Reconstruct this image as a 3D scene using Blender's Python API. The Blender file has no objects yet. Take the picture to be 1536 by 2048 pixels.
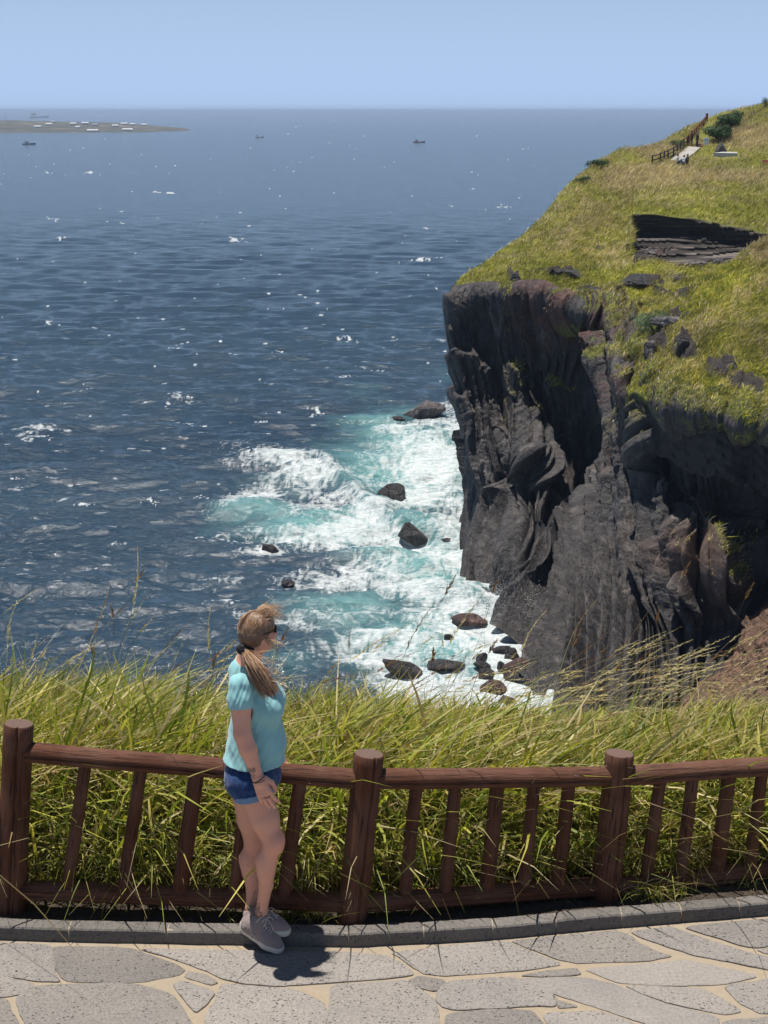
import bpy, bmesh, math, random
import numpy as np
from mathutils import Vector, Matrix
R = math.radians
random.seed(5)
rng = np.random.RandomState(11)
scene = bpy.context.scene
col = scene.collection

# ------------------------------------------------------------------ camera, sky, sun, exposure
CAM_Z = 3.65
PITCH = R(14.98)
FPX = 3000.0            # focal length in photograph pixels (photo 1536 x 2048)
cam = bpy.data.cameras.new("camera")
cam_o = bpy.data.objects.new("camera", cam); col.objects.link(cam_o)
cam.sensor_fit = 'VERTICAL'; cam.sensor_height = 24.0; cam.sensor_width = 18.0
cam.lens = FPX / 2048 * 24.0
cam.clip_start = 0.1; cam.clip_end = 120000
cam_o.location = (0, 0, CAM_Z)
cam_o.rotation_euler = (math.pi / 2 - PITCH, 0, 0)
scene.camera = cam_o

SUN_EL = R(79.5); SUN_V = Vector((-0.80 * math.cos(SUN_EL), 0.60 * math.cos(SUN_EL), math.sin(SUN_EL)))
w = bpy.data.worlds.new("World"); scene.world = w; w.use_nodes = True
nt = w.node_tree; nt.nodes.clear()
wo = nt.nodes.new("ShaderNodeOutputWorld"); bg = nt.nodes.new("ShaderNodeBackground")
sk = nt.nodes.new("ShaderNodeTexSky"); sk.sky_type = 'NISHITA'; sk.sun_disc = False
sk.sun_elevation = SUN_EL; sk.sun_rotation = math.atan2(SUN_V.x, SUN_V.y)
sk.air_density = 1.0; sk.dust_density = 0.0; sk.ozone_density = 3.0; sk.altitude = 0
bg.inputs["Strength"].default_value = 0.052
tc = nt.nodes.new("ShaderNodeTexCoord"); sx = nt.nodes.new("ShaderNodeSeparateXYZ"); nt.links.new(tc.outputs["Generated"], sx.inputs[0])
mr = nt.nodes.new("ShaderNodeMapRange"); mr.interpolation_type = 'SMOOTHSTEP'; nt.links.new(sx.outputs[2], mr.inputs[0])
mr.inputs[1].default_value = 0.0; mr.inputs[2].default_value = 0.20; mr.inputs[3].default_value = 0.92; mr.inputs[4].default_value = 0.0
mx = nt.nodes.new("ShaderNodeMix"); mx.data_type = 'RGBA'; mx.inputs[7].default_value = (7.0, 9.9, 15.0, 1)
nt.links.new(mr.outputs[0], mx.inputs[0]); nt.links.new(sk.outputs[0], mx.inputs[6]); nt.links.new(mx.outputs[2], bg.inputs[0])
nt.links.new(bg.outputs[0], wo.inputs[0])
sl = bpy.data.lights.new("sun", 'SUN'); sl.energy = 5.0; sl.angle = R(0.53); sl.color = (1.0, 0.95, 0.88)
so = bpy.data.objects.new("sun", sl); col.objects.link(so)
so.rotation_euler = SUN_V.to_track_quat('Z', 'Y').to_euler()
scene.view_settings.view_transform = 'Standard'; scene.view_settings.look = 'None'
scene.view_settings.exposure = 0.26; scene.view_settings.gamma = 1.0
scene.cycles.max_bounces = 8; scene.cycles.diffuse_bounces = 3; scene.cycles.glossy_bounces = 3
scene.cycles.transmission_bounces = 4; scene.cycles.volume_bounces = 1; scene.cycles.transparent_max_bounces = 8
scene.cycles.sample_clamp_indirect = 6.0
scene.cycles.use_denoising = True

SEA_Z = CAM_Z - 35.0

# ------------------------------------------------------------------ helpers: photo pixel -> point in the place
CP, SP = math.cos(PITCH), math.sin(PITCH)
def ray(px, py):
    u = (px - 768) / FPX; v = (1024 - py) / FPX
    return np.array([u, CP + v * SP, -SP + v * CP])
def at_y(px, py, y):
    d = ray(px, py); return np.array([0, 0, CAM_Z]) + d * (y / d[1])
def at_z(px, py, z):
    d = ray(px, py); return np.array([0, 0, CAM_Z]) + d * ((z - CAM_Z) / d[2])
def sea_pt(px, py): return at_z(px, py, SEA_Z)
def to_px(P):
    P = np.asarray(P, float); d = P - np.array([0, 0, CAM_Z])
    f = d[..., 1] * CP - d[..., 2] * SP; up = d[..., 1] * SP + d[..., 2] * CP
    return 768 + FPX * d[..., 0] / f, 1024 - FPX * up / f

# ------------------------------------------------------------------ numpy gradient noise
_perm = np.random.RandomState(3).permutation(256); _perm = np.concatenate([_perm, _perm, _perm])
_g = np.random.RandomState(4).normal(size=(256, 3)); _g /= np.linalg.norm(_g, axis=1)[:, None]
def pn(x, y, z):
    x, y, z = np.broadcast_arrays(np.asarray(x, float), np.asarray(y, float), np.asarray(z, float))
    xi, yi, zi = np.floor(x).astype(int), np.floor(y).astype(int), np.floor(z).astype(int)
    xf, yf, zf = x - xi, y - yi, z - zi
    u, v, w_ = [t * t * t * (t * (t * 6 - 15) + 10) for t in (xf, yf, zf)]
    xi &= 255; yi &= 255; zi &= 255
    def g(i, j, k):
        h = _perm[_perm[_perm[xi + i] + yi + j] + zi + k]; G = _g[h]
        return G[..., 0] * (xf - i) + G[..., 1] * (yf - j) + G[..., 2] * (zf - k)
    def L(a, b, t): return a + t * (b - a)
    return 1.5 * L(L(L(g(0,0,0), g(1,0,0), u), L(g(0,1,0), g(1,1,0), u), v), L(L(g(0,0,1), g(1,0,1), u), L(g(0,1,1), g(1,1,1), u), v), w_)
def fbm(x, y, z, o=4, gain=0.5, lac=2.03):
    s = 0; a = 1; t = 0
    for i in range(o):
        s = s + a * pn(x + 17.3 * i, y - 9.1 * i, z + 4.7 * i); t += a
        a *= gain; x = x * lac; y = y * lac; z = z * lac
    return s / t
def ridge(x, y, z, o=3, gain=0.5):
    s = 0; a = 1; t = 0
    for i in range(o):
        s = s + a * (1 - 2 * np.abs(pn(x + 31.7 * i, y + 3.3 * i, z))); t += a
        a *= gain; x = x * 2.1; y = y * 2.1; z = z * 2.1
    return s / t
def sstep(a, b, x):
    t = np.clip((x - a) / (b - a), 0, 1); return t * t * (3 - 2 * t)

# ------------------------------------------------------------------ objects
def props(o, label=None, cat=None, group=None, kind=None):
    if label: o['label'] = label
    if cat: o['category'] = cat
    if group: o['group'] = group
    if kind: o['kind'] = kind
    return o
def empty(name, loc, label, cat, group=None):
    o = bpy.data.objects.new(name, None); o.location = loc; o.empty_display_size = 0.1
    col.objects.link(o); return props(o, label, cat, group)
def mesh(name, V, F, mat, parent=None, smooth=True, attrs=None, **kw):
    """V (n,3) world coordinates; F an (m,k) array or a list of such arrays."""
    V = np.asarray(V, np.float64)
    base = np.zeros(3)
    if parent is not None:
        p = parent
        while p is not None:
            base += np.array(p.location); p = p.parent
        org = base
    else:
        org = np.array([(V[:, 0].min() + V[:, 0].max()) / 2, (V[:, 1].min() + V[:, 1].max()) / 2, V[:, 2].min()])
    me = bpy.data.meshes.new(name)
    Fs = F if isinstance(F, list) else [F]
    Fs = [np.asarray(f, np.int32) for f in Fs if len(f)]
    nl = sum(f.size for f in Fs); nf = sum(len(f) for f in Fs)
    me.vertices.add(len(V)); me.vertices.foreach_set("co", (V - org).astype(np.float32).ravel())
    me.loops.add(nl); me.loops.foreach_set("vertex_index", np.concatenate([f.ravel() for f in Fs]))
    tot = np.concatenate([np.full(len(f), f.shape[1], np.int32) for f in Fs])
    st = np.concatenate([[0], np.cumsum(tot)[:-1]]).astype(np.int32)
    me.polygons.add(nf); me.polygons.foreach_set("loop_start", st); me.polygons.foreach_set("loop_total", tot)
    me.polygons.foreach_set("use_smooth", np.full(nf, smooth))
    for k, a in (attrs or {}).items():
        a = np.asarray(a, np.float32)
        if a.ndim == 1:
            at = me.attributes.new(k, 'FLOAT', 'POINT'); at.data.foreach_set("value", a)
        else:
            if a.shape[1] == 3: a = np.concatenate([a, np.ones((len(a), 1), np.float32)], 1)
            at = me.attributes.new(k, 'FLOAT_COLOR', 'POINT'); at.data.foreach_set("color", a.ravel())
    me.update(calc_edges=True); me.validate()
    if mat is not None: me.materials.append(mat)
    o = bpy.data.objects.new(name, me); col.objects.link(o)
    if parent is not None: o.parent = parent
    else: o.location = org
    return props(o, kw.get('label'), kw.get('cat'), kw.get('group'), kw.get('kind'))
def gridfaces(nu, nv, off=0, wrap=False):
    """vertex index = i*nv + j, i<nu, j<nv"""
    I = np.arange(nu - (0 if wrap else 1))[:, None]; J = np.arange(nv - 1)[None]
    I2 = (I + 1) % nu
    return np.stack([(I * nv + J), (I2 * nv + J), (I2 * nv + J + 1), (I * nv + J + 1)], -1).reshape(-1, 4) + off
def normals(G):
    du = np.gradient(G, axis=0); dv = np.gradient(G, axis=1)
    n = np.cross(du, dv); return n / (np.linalg.norm(n, axis=-1, keepdims=True) + 1e-9)
def catmull(C, t):
    """C (n,...) control, t array in [0,n-1]"""
    n = len(C); i = np.clip(np.floor(t).astype(int), 0, n - 2); f = (t - i)
    g = lambda k: C[np.clip(k, 0, n - 1)]
    f = f.reshape((-1,) + (1,) * (C.ndim - 1))
    a, b, c, d = g(i - 1), g(i), g(i + 1), g(i + 2)
    return 0.5 * ((2 * b) + (c - a) * f + (2 * a - 5 * b + 4 * c - d) * f ** 2 + (3 * b - a - 3 * c + d) * f ** 3)
def lin(C, t):
    n = len(C); i = np.clip(np.floor(t).astype(int), 0, n - 2); f = (t - i).reshape((-1,) + (1,) * (C.ndim - 1))
    return C[i] * (1 - f) + C[i + 1] * f

# ------------------------------------------------------------------ materials
class NT:
    def __init__(s, name):
        s.m = bpy.data.materials.new(name); s.m.use_nodes = True; s.t = s.m.node_tree; s.t.nodes.clear()
        s.out = s.n("ShaderNodeOutputMaterial")
    def n(s, typ, **kw):
        nd = s.t.nodes.new(typ)
        for k, v in kw.items():
            if hasattr(nd, k): setattr(nd, k, v)
            else: s.set(nd, k.replace('_', ' '), v)
        return nd
    def set(s, nd, k, v):
        if hasattr(v, 'is_output') or isinstance(v, bpy.types.NodeSocket): s.t.links.new(v, nd.inputs[k])
        else: nd.inputs[k].default_value = v
    def coord(s, kind="Object", scale=(1, 1, 1)):
        c = s.n("ShaderNodeTexCoord"); m = s.n("ShaderNodeMapping"); s.set(m, "Vector", c.outputs[kind]); s.set(m, "Scale", scale)
        return m.outputs[0]
    def noise(s, vec, scale, detail=4, rough=0.55, dist=0.0):
        nd = s.n("ShaderNodeTexNoise"); s.set(nd, "Vector", vec); s.set(nd, "Scale", scale); s.set(nd, "Detail", detail)
        s.set(nd, "Roughness", rough); s.set(nd, "Distortion", dist); return nd.outputs[0]
    def voro(s, vec, scale, feature='F1', rnd=1.0):
        nd = s.n("ShaderNodeTexVoronoi"); nd.feature = feature; s.set(nd, "Vector", vec); s.set(nd, "Scale", scale); s.set(nd, "Randomness", rnd)
        return nd.outputs[0] if feature != 'F1' else nd
    def ramp(s, fac, stops):
        nd = s.n("ShaderNodeValToRGB"); s.set(nd, "Fac", fac); e = nd.color_ramp.elements
        while len(e) < len(stops): e.new(0.5)
        for i, (p, c) in enumerate(stops):
            e[i].position = p; e[i].color = (c, c, c, 1) if isinstance(c, (int, float)) else (*c, 1)
        return nd.outputs[0]
    def mix(s, fac, a, b, mode='MIX'):
        nd = s.n("ShaderNodeMix"); nd.data_type = 'RGBA'; nd.blend_type = mode
        for i, v in ((0, fac), (6, a), (7, b)):
            if isinstance(v, bpy.types.NodeSocket): s.t.links.new(v, nd.inputs[i])
            elif i == 0: nd.inputs[0].default_value = v
            else: nd.inputs[i].default_value = (*v, 1) if not isinstance(v, (int, float)) else (v, v, v, 1)
        return nd.outputs[2]
    def math(s, op, a, b=0.0, c=0.0, clamp=False):
        nd = s.n("ShaderNodeMath"); nd.operation = op; nd.use_clamp = clamp
        for i, v in enumerate((a, b, c)): s.set(nd, i, v)
        return nd.outputs[0]
    def attr(s, name, out="Fac"):
        nd = s.n("ShaderNodeAttribute"); nd.attribute_name = name; return nd.outputs[out]
    def bump(s, h, strength=0.5, dist=0.1, normal=None):
        nd = s.n("ShaderNodeBump"); s.set(nd, "Height", h); s.set(nd, "Strength", strength); s.set(nd, "Distance", dist)
        if normal is not None: s.set(nd, "Normal", normal)
        return nd.outputs[0]
    def prin(s, base, rough=0.7, normal=None, **kw):
        p = s.n("ShaderNodeBsdfPrincipled")
        s.set(p, "Base Color", base if isinstance(base, bpy.types.NodeSocket) else (*base, 1)); s.set(p, "Roughness", rough)
        if normal is not None: s.set(p, "Normal", normal)
        for k, v in kw.items(): s.set(p, k.replace('_', ' '), v)
        return p.outputs[0]
    def done(s, sh):
        s.t.links.new(sh, s.out.inputs[0]); return s.m
def simple(name, c, rough=0.7, var=0.25, scale=20, bump=0.0, bscale=60, spec=0.5):
    t = NT(name); v = t.coord(); n = t.noise(v, scale, 5)
    f = t.ramp(n, [(0.3, 1 - var), (0.7, 1 + var)])
    base = t.mix(1.0, c, f, 'MULTIPLY')
    nm = t.bump(t.noise(v, bscale, 4), bump, 0.01) if bump else None
    return t.done(t.prin(base, rough, nm, Specular_IOR_Level=spec))
# ================================================================== SEA
def build_sea():
    nr, nc = 760, 1150
    dep = np.concatenate([np.linspace(0.0012, R(23.5), 700), np.linspace(R(23.6), R(31), 60)])
    dist = 35.0 / np.tan(dep)
    u = np.tan(np.linspace(-R(24), R(25), nc))
    Y = np.repeat(dist[:, None], nc, 1); X = dist[:, None] * u[None]
    Z = np.zeros_like(X)
    dr = np.abs(np.gradient(dist))[:, None]; dc = (dist * (u[1] - u[0]))[:, None]
    px, py = to_px(np.stack([X, Y, np.full_like(X, SEA_Z)], -1))
    # waves: wind sea running towards the coast (to the right and towards us)
    r = np.random.RandomState(8)
    for k in range(64):
        lam = 0.9 * (13 / 0.9) ** (k / 63.0)
        a = -0.12 + r.normal() * 0.42
        kx, ky = math.sin(a) * 2 * math.pi / lam, -math.cos(a) * 2 * math.pi / lam
        kx, ky = -kx, ky
        amp = 0.0112 * lam ** 0.66
        damp = sstep(0.55, 0.22, dr / lam) * sstep(0.5, 0.25, dc / lam)
        m = damp[:, 0] > 0
        ph = kx * X[m] + ky * Y[m] + r.rand() * 6.28 + 0.8 * pn(X[m] / (lam * 3), Y[m] / (lam * 3), k * 1.7)
        Z[m] += amp * damp[m] * (np.sin(ph) + 0.28 * np.cos(2 * ph))
    def ell(lst, warp=0.35):
        D = np.zeros_like(X)
        wx = px + 26 * pn(X / 7, Y / 9, 1.1) + 10 * pn(X / 2.2, Y / 3, 4.4); wy = py + 14 * pn(X / 7, Y / 9, 7.1) + 6 * pn(X / 2, Y / 3, 3.4)
        for (cx, cy, rx, ry, rot, s) in lst:
            c, n_ = math.cos(R(rot)), math.sin(R(rot)); dx, dy = wx - cx, wy - cy
            q = ((dx * c + dy * n_) / rx) ** 2 + ((-dx * n_ + dy * c) / ry) ** 2
            D = np.maximum(D, (s if s > 1 else .93 * s) * np.exp(-q * 0.9))
        return D
    FO = [(870,925,110,55,10,.95),(940,860,70,60,60,.85),(860,845,110,18,-8,.8),(600,948,120,34,12,.92),(520,985,80,22,-20,.7),(650,1010,110,24,-5,.7),
          (850,985,130,34,0,.8),(740,1040,130,22,-18,.85),(790,1075,120,26,10,.85),(930,1050,60,80,70,.85),(900,1120,110,40,20,.8),
          (640,1085,150,20,5,.72),(530,1108,60,12,0,.85),(690,1150,140,24,-12,.75),(575,1170,50,9,0,.8),(880,1190,180,28,14,.82),(960,1240,120,44,40,.95),
          (1020,1225,90,40,60,1.3),(1000,1300,150,60,30,1.2),(1060,1400,140,90,0,1.4),(900,1380,160,60,0,1.2),(760,1320,130,34,5,.9),(820,1280,130,20,0,.7),
          (1090,1480,200,90,0,1.4),(560,1240,110,10,8,.5),(450,1165,50,7,0,.45),(720,1230,120,12,0,.55),(820,1155,160,16,0,.6)]
    TU = [(820,930,190,120,0,.9),(640,1055,190,42,0,.85),(860,1130,190,110,20,.9),(770,850,120,34,0,.8),(720,1210,200,70,0,.7),(900,1300,260,110,0,.9),
          (600,960,160,60,0,.5),(520,1030,120,28,0,.7),(450,1060,90,30,0,.35),(620,1320,160,70,0,.45),(1050,1400,260,160,0,1),(700,780,120,20,0,.35),(880,750,50,30,0,.35)]
    Dm = ell(FO); T = ell(TU)
    # swell breaking over the shallows
    sh = sstep(0.15, 0.8, T)
    br = np.zeros_like(Z)
    for (cx, cy, rx, ry, rot, hgt) in [(590,930,130,22,10,1.0),(690,975,90,16,40,.7),(840,885,110,16,6,.8),(560,1035,170,16,4,.6),(760,1030,120,18,25,.7),(720,1130,150,16,-8,.5),(860,1070,120,16,4,.5),
                                   (860,1180,140,14,10,.4),(700,770,90,9,6,.5),(630,812,60,9,0,.6),(360,796,70,9,0,.5),(70,866,60,9,0,.6),(300,700,150,9,3,.15),(200,960,200,14,-6,.15),(350,1100,200,16,5,.15),(150,1180,200,16,-4,.12),(930,960,80,14,10,.6)]:
        c, n_ = math.cos(R(rot)), math.sin(R(rot)); dx, dy = px - cx, py - cy
        q1 = (dx * c + dy * n_) / rx; q2 = (-dx * n_ + dy * c) / ry + 0.5 * q1 ** 2
        q2 = np.where(q2 > 0, q2 * 1.8, q2 * 0.8)
        br += hgt * np.exp(-q1 ** 2) * np.exp(-q2 ** 2)
    Z *= (1 + 0.5 * sh); Z += br * sstep(420, 250, Y)
    Z += 0.22 * sh * fbm(X / 2.3, Y / 2.3, 2.0, 3)
    # foam: streaks of froth torn along the flow
    wx = X + 1.6 * pn(X / 4, Y / 6, 0.3) + .5 * pn(X / 1.1, Y / 1.6, 5.3); wy = Y + 2.4 * pn(X / 4, Y / 6, 9.3) + .6 * pn(X / 1.3, Y / 1.9, 2.3)
    n1 = ridge(wx / 3.2, wy / 4.2, 0.7, 3, 0.6) * 0.5 + 0.5
    n2 = fbm(wx / 7, wy / 8, 3.3, 4) * 0.5 + 0.5
    n3 = ridge(wx / 0.9, wy / 1.2, 6.7, 2, 0.6) * .5 + .5
    n4 = ridge(wx / 0.42, wy / 0.9, 1.7, 2, 0.6) * .5 + .5
    foam = 0.86 * sstep(0.42, 1.36, Dm * 0.95 + 0.55 * (n1 - 0.5) + 0.75 * (n2 - 0.5) + 0.85 * (n3 - 0.5) + 0.65 * (n4 - 0.5))
    foam = np.maximum(foam, 0.42 * sstep(0.25, 0.8, T) * sstep(0.62, 0.95, 0.6 * n3 + 0.4 * n1 + .15 * n4))
    foam *= sstep(.06, .34, Dm + .12 * n3)
    # whitecaps
    caps = [(470,480,26,4),(124,475,12,3),(285,636,12,5),(785,680,16,5),(690,676,22,6),(75,873,36,9),(632,826,24,13),(360,802,30,8),(380,850,28,6),(97,648,18,6),
            (180,345,16,2),(1010,413,14,2.5),(1015,320,10,1.5),(90,345,12,2),(505,915,16,4),(104,437,14,3),(40,955,20,3),(300,1005,18,4),(835,520,24,4),(855,517,16,3),
            (1075,322,8,1.2),(480,425,6,2),(440,685,7,3),(520,840,12,4),(320,385,30,1.5),(880,578,14,2),(395,520,8,1.5),(640,630,10,2),(760,740,14,3),(690,755,26,5),
            (80,860,50,4),(600,590,9,2),(230,600,8,2),(560,700,12,2),(240,1090,20,3),(160,1010,20,2),(400,1000,18,3),(445,1080,40,5),(60,1105,12,2),(450,1210,30,3),
            (660,1180,22,4),(350,330,9,1.3),(740,330,8,1.2),(600,310,7,1),(140,300,8,1),(900,640,10,2),(350,700,14,2.5),(30,720,10,2)]
    r = np.random.RandomState(21); big_caps, caps = [c for c in caps if c[2] > 11], [c for c in caps if c[2] <= 11]
    for (cx, cy, rx, ry) in big_caps:                  # a broken crest: many short torn streaks
        for k in range(int(6 + rx * .7)):
            u_ = r.normal() * .55; caps.append((cx + u_ * rx, cy + (r.normal() * .55 + .5 * u_ * u_) * ry, rx * r.uniform(.12, .42), max(.5, ry * r.uniform(.06, .20))))
    for i in range(620):
        yy = 236 + 1000 * r.rand() ** 1.6; s = 0.35 + (yy - 236) / 750
        caps.append((r.uniform(-300, 1100), yy, s * r.uniform(3, 14), s * r.uniform(0.4, 1.0)))
    cap = np.zeros_like(X); capS = np.zeros_like(X)
    rowpy = py[:, nc // 2]
    jit = 5 * pn(X / 6, Y / 6, 0.9) + 2.5 * pn(X / 1.7, Y / 2.2, 3.9)
    for (cx, cy, rx, ry) in caps:
        ry = max(ry * 0.75, 0.95); rx = max(rx, 3.4)
        j0, j1 = np.searchsorted(rowpy, [cy - 4 * ry, cy + 4 * ry]); j1 = min(max(j1, j0 + 2), nr)
        sl_ = slice(j0, j1); k = min(1.0, rx / 12) * 1.4
        q = 1.6 * ((px[sl_] + jit[sl_] * k - cx) / rx) ** 2 + ((py[sl_] + 0.6 * jit[sl_] * k - cy + 0.25 * (px[sl_] - cx) * (ry / rx)) / ry) ** 2
        t = np.exp(-q) * min(1.5, 0.9 + ry * 0.15)
        (cap if rx > 11 else capS)[sl_] = np.maximum((cap if rx > 11 else capS)[sl_], t)
    capf = 0.62 * sstep(0.30, 1.45, cap + (1.1 * (n4 - 0.55) + 0.9 * (n3 - 0.55)) * sstep(700, 300, Y))
    foam = np.maximum(foam, capf); foam = np.maximum(foam, .88 * sstep(.45, 1.0, capS))
    # froth on steep crests
    crest = sstep(0.5, 0.95, Z + 0.25 * n1) * sstep(500, 250, Y) * sstep(0.55, 0.9, n3)
    turq = sstep(0.2, 0.95, T + 0.35 * (n2 - 0.5) + 0.10 * Z)
    V = np.stack([X, Y, Z + SEA_Z], -1).reshape(-1, 3)
    F = gridfaces(nr, nc)[:, ::-1]
    t = NT("sea_water"); P = t.coord("Object")
    fo = t.attr("foam"); tq = t.attr("turq")
    fine = t.noise(t.coord("Object", (0.7, 1.5, 1)), 2.6, 7, 0.7, 0.9); fine2 = t.noise(P, 0.9, 5, 0.6, 0.8)
    ff = t.math('ADD', fo, t.math('MULTIPLY', t.math('SUBTRACT', fine, 0.5), 1.7))
    ff = t.math('MULTIPLY', t.ramp(ff, [(0.28, 0.0), (0.98, 1.0)]), t.ramp(fo, [(0.02, 0.0), (0.2, 1.0)]))
    deep = t.mix(t.ramp(t.noise(P, 0.03, 3), [(0.35, 0.0), (0.65, 1.0)]), (0.015, 0.034, 0.056), (0.024, 0.048, 0.072))
    tcol = t.mix(fine2, (0.065, 0.20, 0.215), (0.20, 0.40, 0.385))
    base = t.mix(tq, deep, tcol)
    base = t.mix(ff, base, (0.62, 0.655, 0.655))
    rough = t.math('ADD', t.math('MULTIPLY', ff, 0.6), 0.13)
    map1 = t.n("ShaderNodeMapping"); t.set(map1, "Vector", P); t.set(map1, "Scale", (0.55, 1.0, 1.0)); t.set(map1, "Rotation", (0, 0, 0.12))
    b1 = t.bump(t.noise(map1.outputs[0], 2.2, 5, 0.6, 0.3), 1.0, 0.18)
    b2 = t.bump(t.noise(map1.outputs[0], 0.45, 4, 0.6, 0.2), 1.0, 0.42, b1)
    b3 = t.bump(t.noise(map1.outputs[0], 0.13, 4, 0.65, 0.2), 1.0, 0.8, b2)
    b4 = t.bump(ff, 0.5, 0.10, b3)
    m = t.done(t.prin(base, rough, b4, IOR=1.33, Specular_IOR_Level=0.5))
    mesh("sea", V, F, m, attrs=dict(foam=foam.ravel(), turq=turq.ravel()), kind='structure')
build_sea()

# ================================================================== HEADLAND
def ctl(rows_):
    """each entry (px,py,y), ('s',px,py)=on the sea, ('w',x,y,z)"""
    out = []
    for c in rows_:
        rr = []
        for e in c:
            if e[0] == 's': p = sea_pt(e[1], e[2]); p[2] -= 0.8
            elif e[0] == 'w': p = np.array(e[1:], float)
            else: p = at_y(*e)
            rr.append(p)
        out.append(rr)
    return out
def resample(col_, n):
    C = np.array(col_); d = np.linalg.norm(np.diff(C, axis=0), axis=1); s = np.concatenate([[0], np.cumsum(d)])
    t = np.interp(np.linspace(0, s[-1], n), s, np.arange(len(C)))
    return catmull(C, t)

rock_red = None
def rock_material(name, tint=(1, 1, 1), bright=1.0, layered=False, flow=False):
    t = NT(name); P = t.coord("Object"); S = t.coord("Object", (1, 1, 0.35))
    n1 = t.noise(P, 0.35, 6, 0.6); n2 = t.noise(S, 1.3, 7, 0.65, 0.5); n3 = t.noise(P, 3.0, 6, 0.7)
    c = t.ramp(n2, [(0.30, (0.022, 0.021, 0.023)), (0.48, (0.040, 0.038, 0.041)), (0.60, (0.075, 0.071, 0.072)), (0.74, (0.17, 0.160, 0.157))])
    if flow:
        fv = t.attr("flow", "Vector"); f1 = t.noise(fv, 1.1, 8, 0.68, 0.6); f2 = t.noise(fv, 4.5, 6, 0.7, 0.8); n2 = t.mix(0.38, n2, f1); n3 = t.mix(0.35, n3, f2)
        c = t.mix(1.0, c, t.ramp(f1, [(0.36, 0.7), (0.50, 0.95), (0.60, 1.3), (0.70, 2.0)]), 'MULTIPLY')
        c = t.mix(1.0, c, t.ramp(f2, [(0.34, 0.8), (0.5, 1.0), (0.66, 1.25)]), 'MULTIPLY')
    c2 = t.ramp(n1, [(0.35, (0.85, 0.84, 0.84)), (0.6, (1.05, 1.0, 0.96)), (0.75, (1.35, 1.18, 1.02))])
    base = t.mix(1.0, c, c2, 'MULTIPLY')
    base = t.mix(1.0, base, tuple(bright * k for k in tint), 'MULTIPLY')
    red = t.mix(t.ramp(n3, [(0.4, 0.0), (0.65, 1.0)]), (0.055, 0.022, 0.016), (0.16, 0.070, 0.048))
    base = t.mix(t.attr("red"), base, red)
    brn = t.mix(t.ramp(n3, [(0.35, 0.0), (0.65, 1.0)]), (0.055, 0.032, 0.022), (0.30, 0.165, 0.095))
    base = t.mix(t.attr("brown"), base, brn)
    moss = t.mix(n3, (0.07, 0.08, 0.012), (0.17, 0.17, 0.03))
    base = t.mix(t.attr("moss"), base, moss)
    cr = t.voro(t.coord("Object", (1, 1, 0.4)), 1.1, 'DISTANCE_TO_EDGE')
    h = t.math('ADD', t.math('MULTIPLY', n2, 1.4), t.math('MULTIPLY', n3, 0.6))
    h = t.math('ADD', h, t.math('MULTIPLY', t.ramp(cr, [(0.0, 0.0), (0.06, 1.0)]), 0.03 if flow else 0.25))
    nm = t.bump(h, 1.0, 0.42)
    if layered:
        lay = t.noise(t.coord("Object", (0.12, 0.12, 5.0)), 1.0, 5, 0.6, 0.3)
        base = t.mix(1.0, base, t.ramp(lay, [(0.35, 0.6), (0.5, 1.0), (0.62, 2.6), (0.7, 1.0)]), 'MULTIPLY')
        nm = t.bump(lay, 1.0, 0.5, nm)
    return t.done(t.prin(base, t.ramp(n3, [(.3, .42), (.7, .75)]), nm, Specular_IOR_Level=0.5))

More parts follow.
